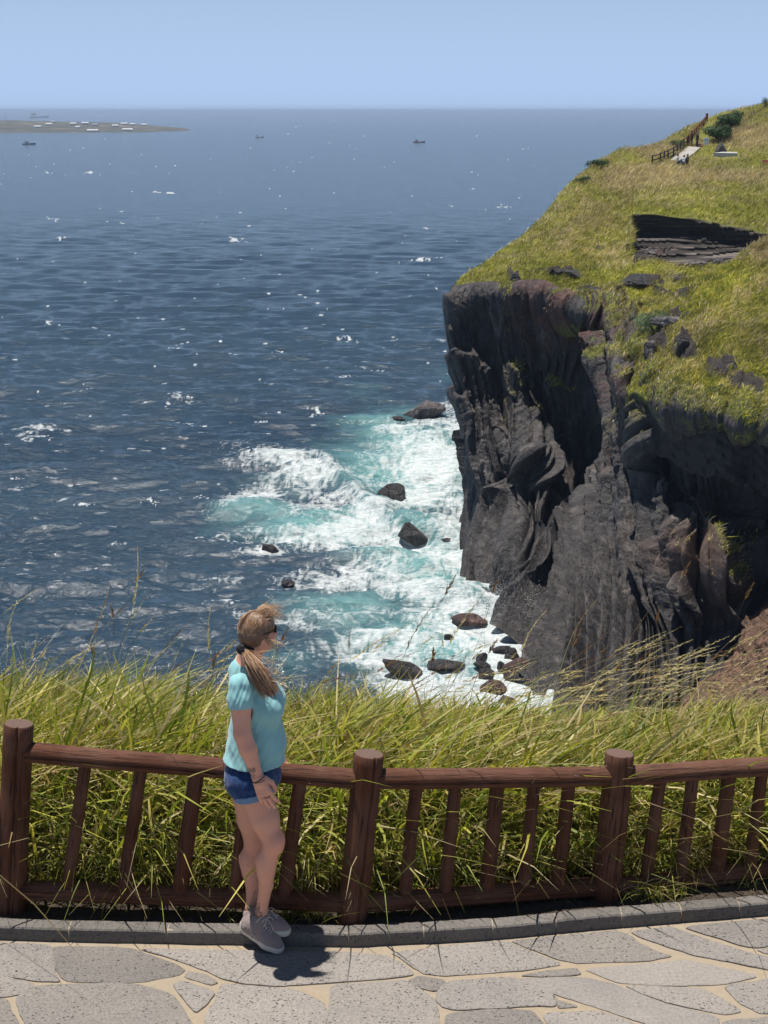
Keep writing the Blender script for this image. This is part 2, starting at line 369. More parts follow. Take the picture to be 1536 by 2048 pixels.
GULLY = ctl([
 [(1150,640,121),(1165,600,121)],[(1165,650,112),(1225,590,121)],[(1215,700,106),(1290,590,121)],[(1262,735,100),(1345,600,121)],[(1330,770,96),(1400,590,121)]])
CLIFF = ctl([
 [('w',31,186,-6),('w',31,187,-9),('w',31,188,-15),('w',30,188,-22),('w',29,187,-33)],
 [('w',20,157,-6),('w',20,158,-10),('w',20,158,-17),('w',19,156,-24),('w',18,154,-33)],
 [('w',9.5,137,-10.5),('w',9.5,138,-13),('w',10,138,-18),('w',10,136,-24),('w',10,133,-33)],
 [(905,571,125.3),(902,590,125),(899,620,124.5),(899,690,124),(908,740,123),(930,830,121.5),(945,895,121),(962,950,119.5),(969,990,119),(957,1040,117.5),(941,1095,116),('s',932,1135)],
 [(950,566,123.8),(952,590,123),(957,640,123),(965,740,121.8),(985,850,119.8),(1000,920,117),(1005,1000,116),(990,1080,113.5),('s',985,1172)],
 [(1010,563,122.8),(1014,590,122),(1020,650,122.4),(1035,760,121.5),(1050,840,119.5),(1057,905,114.8),(1062,960,115),(1058,1040,112),(1040,1120,107),('s',1024,1190)],
 [(1090,562,121),(1094,600,119.6),(1100,680,120.5),(1115,800,120),(1125,900,118.5),(1125,1000,114.5),(1105,1120,107),(1078,1220,101),('s',1062,1282)],
 [(1160,602,119),(1163,618,116),(1165,650,116.6),(1168,655,118.6),(1180,820,118.5),(1190,920,117),(1182,1020,112),(1158,1140,103),(1125,1250,96),('s',1098,1345)],
 [(1215,594,118.2),(1212,620,115.8),(1210,650,115),(1209,665,116.6),(1212,850,114.6),(1215,950,109),(1203,1050,103),(1180,1180,95.5),(1152,1300,89),('s',1135,1440)],
 [(1252,596,118),(1238,640,113),(1226,700,106.5),(1228,780,104.5),(1240,860,101.5),(1243,950,99.5),(1238,1060,96.5),(1225,1200,91),(1205,1350,85),('s',1190,1500)],
 [(1280,650,110),(1262,720,101),(1256,768,96.5),(1278,850,96),(1298,950,95.5),(1303,1060,93),(1298,1200,89),(1285,1350,84),('s',1272,1500)],
 [(1330,770,94),(1330,800,91.3),(1345,900,92.2),(1355,1000,92),(1362,1060,89),(1364,1100,87),(1362,1250,86),(1355,1380,83),('s',1345,1500)],
 [(1430,800,90),(1430,832,87.3),(1435,900,90),(1440,1000,90.4),(1440,1080,87.5),(1438,1130,86),(1436,1250,87.3),('s',1430,1480)],
 [(1500,820,89),(1500,850,86.2),(1500,900,91.5),(1502,1000,93),(1505,1200,90),('s',1510,1450)],
 [(1600,850,88),(1600,880,85.5),(1600,930,91),(1600,1100,91),('s',1600,1400)],
 [(1800,900,87),(1800,920,85),(1800,970,89),(1800,1100,89),('s',1800,1400)],
 [('w',60,82,-12),('w',60,81,-14),('w',61,82,-20),('w',61,82,-33)],
])
def build_cliff():
    nu, nv = 1000, 640
    C = np.array([resample(c, nv) for c in CLIFF])            # (cols, nv, 3)
    # spend columns where the face is seen
    seg = [6, 8, 24, 90, 90, 110, 110, 90, 90, 110, 110, 90, 60, 30, 20, 6]
    t = np.concatenate([np.linspace(i, i + 1, s * 1000 // sum(seg) + 1, endpoint=False) for i, s in enumerate(seg)] + [[len(CLIFF) - 1]])
    G = catmull(C, t); nu = len(t)
    n = normals(G); n *= np.sign(-n[..., 1:2] - 0.2 * n[..., 0:1] + 1e-6)
    X, Y, Z = G[..., 0], G[..., 1], G[..., 2]
    d = np.linalg.norm(np.diff(G, axis=0), axis=-1).mean(1); s = np.concatenate([[0], np.cumsum(d)])[:, None] + 0 * Z
    v = np.linspace(0, 1, nv)[None] + 0 * Z
    hgt = Z - SEA_Z
    px, py = to_px(G)
    sw = s + 0.9 * pn(s / 5, Z / 15, 2.0) + 0.22 * pn(s / 1.2, Z / 7, 5.0)
    low = sstep(0.45, 0.85, v)
    big = ridge(sw / 6.5, Z / 40, 1.0, 2, 0.45)
    mid = ridge(sw / 2.3, Z / 24, 4.0, 2, 0.5)
    small = ridge(sw / 0.8, Z / 12, 7.0, 2, 0.5)
    crag = fbm(X / 1.6, Y / 1.6, Z / 1.9, 5, 0.55)
    blocks = np.round(3.0 * fbm(sw / 2.6, Y / 5, Z / 11.0, 2)) / 3.0
    smoothwall = np.exp(-((px - 1165) / 75) ** 2 - ((py - 800) / 150) ** 2)
    k = 1 - 0.8 * smoothwall
    edge = sstep(0.0, 0.05, v)
    shp = lambda q, e: np.sign(q) * np.abs(q) ** e
    disp = 0.9 * big * k + (0.25 + 0.25 * low) * mid * k + (0.10 + 0.10 * low) * small * (0.4 + 0.6 * k) + (0.60 - 0.42 * low) * crag * k + 0.7 * blocks * k * (1 - 0.7 * low)
    blades_ = ridge((sw + .4 * pn(s / 1.5, Z / 6, 3)) / 1.25, Z / 22, 12.0, 1); disp += (0.08 + 0.14 * low) * shp(blades_, 0.7) * k + .10 * ridge(X / .5, Y / .5, Z / .8, 3, .6)
    disp -= 0.25 + 0.85 * low
    # ribs: separate columns of frozen lava, each with its own width, depth and the height where its rounded head sticks out
    def ribs(wmin, wmax, depth, seed, vtop0, vtop1, wob, zlean=0.0, headlen=.035, power=.62):
        r_ = np.random.RandomState(seed); bp = [-8.0]
        while bp[-1] < sw.max() + 8: bp.append(bp[-1] + r_.uniform(wmin, wmax) * (1 if r_.rand() < .75 else 1.6))
        bp = np.array(bp); x = sw + zlean * (Z + 20) + wob * pn(s / 3.1 + seed, Z / 9, seed * 1.3) + wob * .35 * pn(s / .8, Z / 2.6, seed * 2.3)
        i = np.clip(np.searchsorted(bp, x.ravel()) - 1, 0, len(bp) - 2).reshape(x.shape); u = (x - bp[i]) / (bp[i + 1] - bp[i])
        n_ = len(bp); dpt = depth * r_.uniform(.35, 1.25, n_)[i]; vt = r_.uniform(vtop0, vtop1, n_)[i]; sk_ = r_.uniform(.35, .65, n_)[i]
        uu = np.where(u < sk_, u / sk_ * .5, .5 + (u - sk_) / (1 - sk_) * .5)
        prof = np.sin(np.pi * np.clip(uu, 0, 1)) ** power
        vv = v + .012 * pn(x * 1.5, Z / 1.5, seed) - .05 * (1 - prof)
        head = sstep(0, 1, (vv - vt) / headlen)
        swell = 1 + .35 * np.exp(-((vv - vt - headlen * 1.4) / .05) ** 2)
        ew = np.minimum(u, 1 - u) * (bp[i + 1] - bp[i]); gr = depth * .42 * np.exp(-(ew / (.05 + .035 * depth)) ** 2) * sstep(.10, .30, vv) * (.4 + .6 * (np.sin(i * 12.9) * .5 + .5))
        return -gr + dpt * (prof * head * swell - .45 * sstep(.06, .34, v))
    disp += k * (1.0 * ribs(3.0, 6.0, 1.5, 3, .18, .50, .8) + (1 + .9 * low) * ribs(1.0, 2.2, 1.45, 5, .20, .62, .36, power=1.0) + (1 + .35 * low) * ribs(.45, .95, .60, 9, .05, .75, .15, power=1.1))
    disp += (0.35 + .65 * k) * ribs(1.6, 3.4, .75, 13, -.2, .03, .5) * sstep(.75, .45, v)
    # hanging curtains: overlapping scalloped lobes
    lob = pn(sw / 3.1 + 0.05 * Z, Z / 12, 8.8); disp += 0.9 * np.maximum(0, lob) ** 1.0 * (0.35 + low * 0.5) * k
    disp *= (0.12 + 0.88 * edge)
    onlysil = np.exp(-((t[:, None] - 3) / 0.5) ** 2)
    disp *= (1 - 0.72 * onlysil)
    G = G + n * disp[..., None] + np.stack([0 * Z, 0 * Z, 0.5 * crag * edge * k * (1 - .8 * low)], -1)
    red = np.exp(-((px - 1150) / 110) ** 2) * sstep(720, 640, py) * sstep(-0.15, 0.15, crag + 0.1)
    red = np.maximum(red, np.exp(-((px - 1300) / 80) ** 2) * sstep(860, 760, py) * sstep(0.0, 0.2, crag))
    brown = 0.55 * np.exp(-((px - 1400) / 60) ** 2 - ((py - 1110) / 45) ** 2) + 0.35 * sstep(1350, 1420, px) * sstep(820, 900, py) * sstep(1200, 1000, py) * (0.5 + fbm(X / 4, Y / 4, Z / 9, 2))
    brown = brown + 0.18 * sstep(.1, .5, fbm(X / 5, Y / 5, Z / 12, 3))
    nn = normals(G); up = np.abs(nn[..., 2])
    moss = sstep(0.38, 0.62, up) * sstep(900, 760, py) * sstep(-0.1, 0.2, fbm(X / 2.2, Y / 2.2, Z / 2.2, 3)) * (px > 1000)
    moss = np.maximum(moss, sstep(.16, .02, v + .10 * fbm(X / 1.6, Y / 1.6, Z / 3, 3)) * (px > 1225) * sstep(.15, .35, up + .3 * fbm(X / .9, Y / .9, Z / .9, 2)))
    moss = np.maximum(moss, sstep(.3, .6, up) * np.exp(-((px - 1440) / 34) ** 2 - ((py - 1110) / 26) ** 2))
    o = mesh("sea_cliff", G.reshape(-1, 3), gridfaces(nu, nv), rock_material("basalt_cliff", (1.02, 1, .97), 1.02, flow=True), kind='structure',
             attrs=dict(flow=np.stack([sw, Z * .10, crag], -1).reshape(-1, 3), red=np.clip(red, 0, 1).ravel(), brown=np.clip(brown, 0, 1).ravel(), moss=np.clip(moss, 0, 1).ravel()))
    return G, moss
cliffG, cliff_moss = build_cliff()

HEAD = ctl([
 [(905,572,125.2),(908,569,125.4),(910,567,125.7),(912,565,126),(914,563,126.3),(918,559,126.8),(921,555,127.2),(924,552,127.8),(928,549,128.5),(936,558,131)],
 [(950,567,123.6),(958,558,125.5),(962,552,126.5),(966,546,127.5),(970,540,128.5),(980,528,130.5),(988,517,132),(996,508,133.8),(1003,501,135.5),(1012,516,140)],
 [(1010,563,122.6),(1022,540,126),(1028,530,128),(1034,519,130),(1040,508,132),(1052,483,136),(1063,463,140),(1072,448,142.5),(1082,436,145),(1094,458,151)],
 [(1090,562,120.8),(1105,530,126),(1112,515,128.5),(1118,500,131),(1124,485,133),(1133,445,139),(1140,410,144.5),(1148,378,149.5),(1155,353,154),(1167,378,161)],
 [(1160,602,118.8),(1172,560,123.5),(1178,540,127),(1184,520,130),(1190,500,133),(1199,435,142.5),(1206,385,150.5),(1216,342,157.5),(1230,304,166),(1242,328,175)],
 [(1215,594,118),(1225,555,123.5),(1232,530,127.5),(1238,505,131),(1244,480,134),(1258,420,144),(1272,370,153.5),(1290,325,162.5),(1310,289,172),(1318,312,183)],
 [(1245,598,117.8),(1250,550,124),(1256,520,129),(1260,480,132),(1262,440,134),(1278,400,144.5),(1296,360,155),(1320,318,165),(1345,273,176),(1350,295,187)],
 [(1262,598,117.8),(1274,540,124.5),(1278,500,131),(1276,455,133.6),(1272,430,132.8),(1290,395,144.5),(1310,352,157),(1340,310,168),(1368,258,180),(1372,284,191)],
 [(1310,600,117.8),(1325,530,126.5),(1335,518,129.5),(1340,462,134.5),(1342,434,133.6),(1350,395,145),(1362,350,158),(1378,306,171),(1398,243,186),(1405,265,197)],
 [(1380,600,117.8),(1410,530,127),(1410,522,129.5),(1410,470,134.5),(1412,443,133.6),(1420,400,144.5),(1425,345,158.5),(1432,301,172),(1440,228,190),(1445,252,200)],
 [(1450,600,117.8),(1470,530,126.5),(1475,517,129.5),(1480,488,133),(1482,459,132.4),(1490,410,142.5),(1490,345,158),(1492,292,172.5),(1492,216,188),(1495,243,200)],
 [(1530,600,117.8),(1535,530,125),(1538,512,128),(1540,492,131.5),(1540,469,131),(1550,420,140.5),(1550,340,157),(1552,280,171),(1550,203,185),(1555,228,198)],
 [(1640,600,116),(1645,530,124),(1648,510,130),(1650,492,133),(1650,476,130.5),(1660,425,139),(1660,335,156),(1662,265,170),(1660,188,182),(1665,215,195)],
 [(1900,600,116),(1900,530,124),(1900,510,130),(1900,494,132),(1900,484,130.5),(1900,425,138),(1900,335,155),(1900,260,169),(1900,180,180),(1900,210,195)],
])
NEAR = ctl([
 [(1222,705,107),(1230,694,108.5),(1240,683,110),(1250,672,111.5),(1262,684,114),('w',19.5,117.6,-11.5)],
 [(1253,772,95.8),(1260,738,98.8),(1268,706,102),(1284,662,106),(1298,678,110.5),('w',21,117.6,-11)],
 [(1330,802,90.8),(1326,745,94),(1326,684,98.2),(1336,614,103.4),(1346,628,109),('w',24,117.6,-10.4)],
 [(1430,834,86.8),(1415,764,90.5),(1400,662,96.5),(1386,571,102.5),(1396,588,109),('w',28,117.6,-10.0)],
 [(1500,852,85.8),(1490,762,90.3),(1470,642,96.5),(1441,532,103.5),(1452,552,110),('w',31,117.6,-9.9)],
 [(1560,872,85.2),(1560,762,90),(1550,622,97),(1536,480,105.5),(1542,502,112),('w',34,117.6,-9.7)],
 [(1680,895,84.8),(1690,752,90),(1690,592,98),(1690,430,108),(1700,452,114),('w',40,117,-8)],
 [(1850,930,84.5),(1850,762,90),(1850,592,98),(1850,420,108),(1860,440,114),('w',50,117,-7)],
 [('w',60,81.5,-12),('w',60,88,-9),('w',60,96,-6),('w',60,106,-3),('w',60,112,-3),('w',60,117,-4)],
])
for c in HEAD: c.insert(0, np.array([c[0][0], c[0][1] + 0.4, c[0][2] - 7.0]))
for c in NEAR: c.insert(0, np.array([c[0][0], c[0][1] + 0.9, c[0][2] - 3.5]))
def turf_material():
    t = NT("headland_turf"); P = t.coord("Object")
    n1 = t.noise(P, 0.12, 4, 0.6); n2 = t.noise(P, 1.3, 6, 0.7); n3 = t.noise(P, 6.0, 4, 0.7)
    a = t.mix(n2, (0.12, 0.14, 0.026), (0.28, 0.28, 0.06))
    b = t.mix(n2, (0.17, 0.13, 0.06), (0.34, 0.27, 0.14))
    c = t.mix(t.ramp(t.math('ADD', n1, t.attr("dry")), [(0.48, 0.0), (0.75, 1.0)]), a, b)
    r = t.mix(n3, (0.030, 0.027, 0.026), (0.11, 0.095, 0.085))
    c = t.mix(t.math("MAXIMUM", t.attr("rock"), t.attr("strata")), c, r)
    lay = t.noise(t.coord("Object", (0.10, 0.10, 3.2)), 1.0, 5, 0.6, 0.3)
    rr = t.mix(1.0, c, t.ramp(lay, [(0.40, 0.4), (0.55, 0.9), (0.63, 2.8), (0.70, 1.0)]), 'MULTIPLY')
    c = t.mix(t.attr("strata"), c, rr)
    h = t.mix(t.attr("strata"), t.math('MULTIPLY', n3, 0.8), t.math('MULTIPLY', lay, 2.0))
    return t.done(t.prin(c, 0.9, t.bump(h, 0.9, 0.35), Specular_IOR_Level=0.1))
turf_m = turf_material()
def dryness(px, py):
    d = 0.30 * np.exp(-((px - 1290) / 90) ** 2 - ((py - 355) / 30) ** 2) + 0.34 * np.exp(-((px - 1420) / 150) ** 2 - ((py - 352) / 14) ** 2)
    d = d + 0.36 * np.exp(-((px - 1500) / 70) ** 2 - ((py - 270) / 34) ** 2) + 0.32 * np.exp(-((px - 1300) / 70) ** 2 - ((py - 295) / 22) ** 2)
    d = d + 0.30 * np.exp(-((px - 1545) / 60) ** 2 - ((py - 505) / 26) ** 2) + 0.12 * np.exp(-((px - 1160) / 80) ** 2 - ((py - 440) / 60) ** 2)
    d = d - 0.16 * np.exp(-((px - 1400) / 160) ** 2 - ((py - 425) / 14) ** 2) - 0.12 * np.exp(-((px - 1100) / 150) ** 2 - ((py - 560) / 30) ** 2)
    return d
def sheet(name, CT, nseg, vseg, kindrock, seed):
    C = np.array(CT)
    tv = np.concatenate([np.linspace(i, i + 1, s, endpoint=False) for i, s in enumerate(vseg)] + [[len(vseg)]])
    tu = np.linspace(0, len(C) - 1, nseg * (len(C) - 1) + 1)
    G = lin(np.swapaxes(catmull(C, tu), 0, 1), tv); G = np.swapaxes(G, 0, 1)
    n = normals(G); n *= np.sign(n[..., 2:3] + 1e-6)
    X, Y, Z = G[..., 0], G[..., 1], G[..., 2]
    px, py = to_px(G)
    V_ = tv[None] + 0 * Z; U_ = tu[:, None] + 0 * Z
    rock = 0 * Z; strata = rock
    if not kindrock: rock = sstep(1.0 + .5 * fbm(X / 1.5, Y / 1.5, 3, 3), .8 + .5 * fbm(X / 1.5, Y / 1.5, 3, 3), V_)
    if kindrock:
        wv = .30 * fbm(X / 2.2, Y / 2.2, Z / 1.2, 4); rock = sstep(6.5, 6.8, U_ + 2.2 * wv) * sstep(2.1, 2.4, V_ + 1.4 * wv) * sstep(5.10, 4.95, V_ + .5 * wv)
        rock *= sstep(12.5, 11.5, U_); strata = rock * (.35 + .65 * sstep(4.3, 3.2, V_)); rock = np.maximum(rock, sstep(1.0, 0.9, V_))
    fr = sstep(0.0, 0.5, V_)
    bumpy = 0.55 * fbm(X / 5, Y / 5, seed, 4) + 0.16 * fbm(X / 1.1, Y / 1.1, seed, 3)
    lay = np.round(2.5 * (Z + 0.5 * fbm(X / 6, Y / 6, 0, 2))) / 2.5 - Z
    G = G + np.stack([0 * Z, -rock * (1.6 * lay + 0.5 * fbm(X / 2, Y, Z / .6, 3)), (1 - rock) * bumpy * (0.3 + 0.7 * fr)], -1)
    rag = sstep(2.2, 1.0, V_); G[..., 1] -= rag * 1.3 * fbm(X / 1.8, Z / 3, seed, 4); G[..., 2] += rag * .7 * fbm(X / 1.3, Y / 2, seed + 3, 4) - rag * .25
    return G, px, py, (rock, strata)
def bare(px, py, X, Y, Z):
    """patches where black ledges show through the turf"""
    L = [(1130,548,40,5),(1290,566,45,9),(1340,590,40,8),(1350,635,35,9),(1200,500,16,5),(1255,502,6,4),(1310,690,36,16),(1370,700,30,26),(1440,740,40,22),(1490,770,50,22),(1430,790,30,10),(1295,720,14,12),(1035,560,10,18),(1020,548,8,8),(1230,495,10,3)]
    q = np.zeros_like(X)
    for (a, b, c, d) in L: q = np.maximum(q, np.exp(-((px - a) / c) ** 2 - ((py - b) / d) ** 2))
    return sstep(0.42, 0.6, q + 0.5 * fbm(X / 1.8, Y / 1.8, Z / 1.8, 3))
G1, px1, py1, rock1 = sheet("headland", HEAD, 36, [16, 22, 10, 18, 8, 22, 22, 22, 26, 12], True, 1.0)
b1 = bare(px1, py1, G1[..., 0], G1[..., 1], G1[..., 2]); rock1, strata1 = rock1; rk1 = np.maximum(rock1, b1 * (py1 > 480)); G1[..., 2] += b1 * (py1 > 480) * (0.35 + 0.8 * np.round(3 * fbm(G1[..., 0] / 1.6, G1[..., 1] / 1.2, 2, 2)) / 3)
mesh("headland_ground", G1.reshape(-1, 3), gridfaces(*G1.shape[:2]), turf_m, kind='structure', attrs=dict(strata=strata1.ravel(), rock=rk1.ravel(), dry=dryness(px1, py1).ravel()))
G2, px2, py2, rock2 = sheet("slope", NEAR, 36, [14, 36, 40, 40, 14, 10], False, 5.0)
b2 = bare(px2, py2, G2[..., 0], G2[..., 1], G2[..., 2])
G2[..., 2] += b2 * (0.3 + 1.0 * np.round(3 * fbm(G2[..., 0] / 1.3, G2[..., 1] / 1.0, 3, 3)) / 3)
b2 = np.maximum(b2, rock2[0])
mesh("slope_ground", G2.reshape(-1, 3), gridfaces(*G2.shape[:2]), turf_m, kind='structure', attrs=dict(strata=0 * b2.ravel(), rock=b2.ravel(), dry=dryness(px2, py2).ravel()))

# brown rubble slope under the cliff, nearer to us
TAL = ctl([
 [(1530,1190,86.5),(1478,1262,84),(1428,1325,81.8),(1350,1400,79),(1270,1500,75)],
 [(1560,1150,87),(1520,1240,82.5),(1476,1330,79),(1420,1405,76.5),(1370,1500,73)],
 [(1600,1100,87),(1570,1210,81.5),(1530,1300,77.5),(1490,1395,74.5),(1450,1500,71.5)],
 [(1620,1000,87),(1612,1150,79),(1602,1270,75),(1592,1390,72),(1580,1500,70)],
 [(1800,1000,87),(1790,1150,79),(1780,1270,75),(1770,1390,72),(1760,1500,70)]])
def build_gully():
    C = np.array([resample(c, 90) for c in GULLY]); G = catmull(C, np.linspace(0, 4, 160)); X, Y, Z = G[..., 0], G[..., 1], G[..., 2]
    G[..., 2] += 0.5 * np.round(3 * fbm(X / 3, Y / 3, 1, 3)) / 3 + 0.5 * fbm(X / .8, Y / .8, 2, 4) - 1.0
    f = fbm(X / 2, Y / 2, 4, 3); z0 = np.zeros(X.size)
    mesh("ledge_ground", G.reshape(-1, 3), gridfaces(*G.shape[:2]), rock_material("scoria_ledge"), kind='structure', attrs=dict(red=(0.8 * sstep(-.2, .2, f)).ravel(), brown=z0, moss=sstep(.1, .3, -f).ravel()))
build_gully()
def build_talus():
    C = np.array([resample(c, 260) for c in TAL]); t_ = np.linspace(0, 4, 300); G = catmull(C, t_)
    n = normals(G); n *= np.sign(-n[..., 1:2]); X, Y, Z = G[..., 0], G[..., 1], G[..., 2]
    cr = ridge(X / 1.5, Y / 1.5, Z / 1.2, 3, .55); bl = np.round(4 * fbm(X / 1.7, Y / 1.7, Z / 1.4, 3)) / 4
    G = G + n * (0.5 * ridge(X / 5, Y / 5, Z / 4, 3) + 0.25 * cr + 0.8 * np.round(3 * fbm(X / 3.5, Y / 3.5, Z / 2, 3)) / 3 + 0.12 * fbm(X / .5, Y / .5, Z / .4, 3))[..., None]
    br = np.clip(0.9 + 0.5 * fbm(X / 3, Y / 3, Z / 3, 3), 0, 1)
    z0 = np.zeros(X.size)
    mesh("rubble_slope", G.reshape(-1, 3), gridfaces(*G.shape[:2]), rock_material("brown_scoria"), kind='structure', attrs=dict(red=z0, brown=br.ravel(), moss=z0))
build_talus()
# ================================================================== PAVING, KERB, SOIL
def poly_round(P, it=2):
    P = np.array(P, float)
    for _ in range(it):
        Q = np.roll(P, -1, 0); P = np.stack([0.87 * P + 0.13 * Q, 0.13 * P + 0.87 * Q], 1).reshape(-1, P.shape[1])
    return P
STONES = [
 [(-60,1889),(40,1889),(95,1892),(104,1915),(104,1942),(118,1961),(70,1960),(0,1946),(-60,1940)],
 [(108,1892),(250,1896),(345,1926),(366,1938),(352,1949),(300,1958),(240,1963),(138,1961),(118,1942),(112,1915)],
 [(278,1897),(500,1902),(690,1905),(766,1910),(800,1928),(826,1949),(768,1956),(650,1964),(560,1969),(500,1966),(455,1958),(420,1942),(340,1914)],
 [(-60,1950),(0,1951),(58,1967),(62,1973),(40,1987),(0,1991),(-60,1991)],
 [(75,1971),(230,1969),(280,1973),(336,1988),(356,2010),(386,2055),(380,2072),(60,2052),(46,2026),(36,1997)],
 [(-60,2000),(10,1998),(22,2028),(40,2056),(-60,2060)],[(40,2064),(200,2070),(380,2082),(360,2140),(20,2140)],
 [(380,1943),(408,1950),(432,1962),(418,1967),(372,1953)],
 [(350,1972),(366,1964),(426,1984),(408,2008),(390,2022),(374,2000),(358,1982)],
 [(450,1969),(480,1971),(588,1980),(646,2006),(648,2030),(640,2066),(424,2066),(414,2036),(434,2000),(442,1980)],
 [(668,1970),(768,1965),(808,1963),(826,1973),(856,1992),(870,2010),(880,2070),(656,2070),(664,2010)],
 [(786,1905),(900,1893),(992,1884),(1012,1884),(1040,1897),(1124,1928),(1060,1937),(960,1944),(890,1948),(852,1946),(838,1936),(804,1914)],
 [(1024,1881),(1130,1872),(1232,1862),(1260,1873),(1270,1884),(1318,1906),(1340,1911),(1290,1920),(1160,1924),(1132,1920),(1062,1896)],
 [(1266,1864),(1342,1856),(1358,1860),(1430,1887),(1500,1907),(1600,1926),(1600,1952),(1490,1928),(1400,1910),(1340,1893),(1284,1875)],
 [(1368,1854),(1460,1846),(1600,1833),(1600,1884),(1502,1893),(1432,1872)],[(1518,1899),(1600,1892),(1600,1915),(1534,1906)],
 [(820,1961),(840,1953),(878,1960),(886,1966),(868,1980),(822,1969)],
 [(900,1964),(1010,1956),(1030,1958),(1096,1985),(1108,1998),(1104,2012),(1060,2010),(990,2013),(912,2018),(888,2013),(876,1995),(884,1978)],
 [(1042,1950),(1100,1942),(1148,1936),(1158,1948),(1100,1951)],
 [(1172,1937),(1300,1928),(1370,1921),(1400,1927),(1500,1946),(1510,1952),(1440,1967),(1330,1968),(1242,1964),(1204,1950)],
 [(1036,1957),(1170,1955),(1238,1973),(1268,1986),(1330,2007),(1434,2032),(1426,2070),(1300,2048),(1222,2020),(1104,1985)],
 [(1120,2002),(1154,2012),(1120,2014)],
 [(1254,1971),(1320,1974),(1400,1977),(1484,2021),(1440,2027),(1342,2003),(1284,1985)],
 [(1450,1971),(1600,1950),(1600,2016),(1522,2025),(1484,2004)],
 [(900,2026),(1000,2020),(1058,2022),(1096,2060),(892,2060)],[(1088,2026),(1200,2024),(1256,2042),(1290,2066),(1110,2066)],
 [(1450,2040),(1600,2030),(1600,2075),(1450,2075)]]
def paving():
    polys = [np.array([at_z(a, b, 0.0)[:2] for a, b in s]) for s in STONES]
    r = np.random.RandomState(5)
    n = 0
    ys = np.arange(-6, 6.6, 0.42)
    for j, y in enumerate(ys):                       # the rest of the court, beyond the frame
        x = -9 + (j % 2) * 0.3
        while x < 10:
            wd = r.uniform(0.5, 1.0)
            q = np.array([[x, y], [x + wd * .5, y - .03], [x + wd, y], [x + wd + r.uniform(-.1, .1), y + .2], [x + wd, y + .40], [x + wd * .5, y + .43], [x, y + .40], [x - .0, y + .2]]) 
            q[:, :] = q.mean(0) + (q - q.mean(0)) * 0.95 + r.uniform(-.02, .02, q.shape)
            a, b = to_px(np.concatenate([q, np.zeros((len(q), 1))], 1)); c3 = np.append(q.mean(0), 0)
            infront = q[:, 1].min() > 1.0
            vis = infront and (a.max() > -70 and a.min() < 1610 and b.min() < 2085)
            if not vis and kerb_y(q[:, 0]).min() > q[:, 1].max() + 0.02: polys.append(q)
            x += wd
    V, F, A = [], [], []
    for k, p in enumerate(polys):
        c = p.mean(0); dd_ = p - c; p = p + dd_ / np.linalg.norm(dd_, axis=1, keepdims=True) * (0.014 if k < len(STONES) else 0)
        p = poly_round(p, 2)
        m = []
        for i in range(len(p)):
            a, b = p[i], p[(i + 1) % len(p)]; L = np.linalg.norm(b - a); ns = max(1, int(L / 0.02))
            for s in range(ns): m.append(a + (b - a) * s / ns)
        p = np.array(m); d = p - c; rr = np.linalg.norm(d, axis=1, keepdims=True) + 1e-9
        p = p + d / rr * (0.007 * pn(p[:, :1] * 14, p[:, 1:] * 14, k) + 0.003 * pn(p[:, :1] * 50, p[:, 1:] * 50, k))
        tint = r.uniform(0.84, 1.16); hue = r.uniform(-1, 1); z = r.uniform(-.002, .002)
        smooth_ = 1.0 if k in (19, 20) else 0.0
        base = len(V); n_ = len(p)
        for ring, (f, zz) in enumerate([(1.0, -0.012), (0.0, -0.001), (0.010, 0.0015), (0.03, 0.002)]):
            inset = p - d / rr * f if ring else p
            for q in inset: V.append((q[0], q[1], z + zz)); A.append((tint, hue * .5 + .5, smooth_))
        V.append((c[0], c[1], z + 0.002)); A.append((tint, hue * .5 + .5, smooth_))
        for ring in range(3):
            for i in range(n_):
                j = (i + 1) % n_
                F.append((base + ring * n_ + i, base + ring * n_ + j, base + (ring + 1) * n_ + j, base + (ring + 1) * n_ + i))
        T3 = [(base + 3 * n_ + i, base + 3 * n_ + (i + 1) % n_, base + 4 * n_) for i in range(n_)]
        F3.extend(T3)
    return np.array(V), np.array(F), np.array(A)
F3 = []
KERB_PX = [(-2300,1770),(-1000,1836),(-400,1862),(0,1878),(340,1886),(480,1888.5),(700,1892),(768,1889.5),(983,1877),(1243,1853),(1536,1829),(2000,1790),(3000,1728)]
KB = np.array([at_z(a, b, 0.0)[:2] for a, b in KERB_PX])
_kx = np.linspace(KB[0, 0], KB[-1, 0], 400)
_kc = catmull(KB, np.linspace(0, len(KB) - 1, 2000))
def kerb_y(x): return np.interp(x, _kc[:, 0], _kc[:, 1])
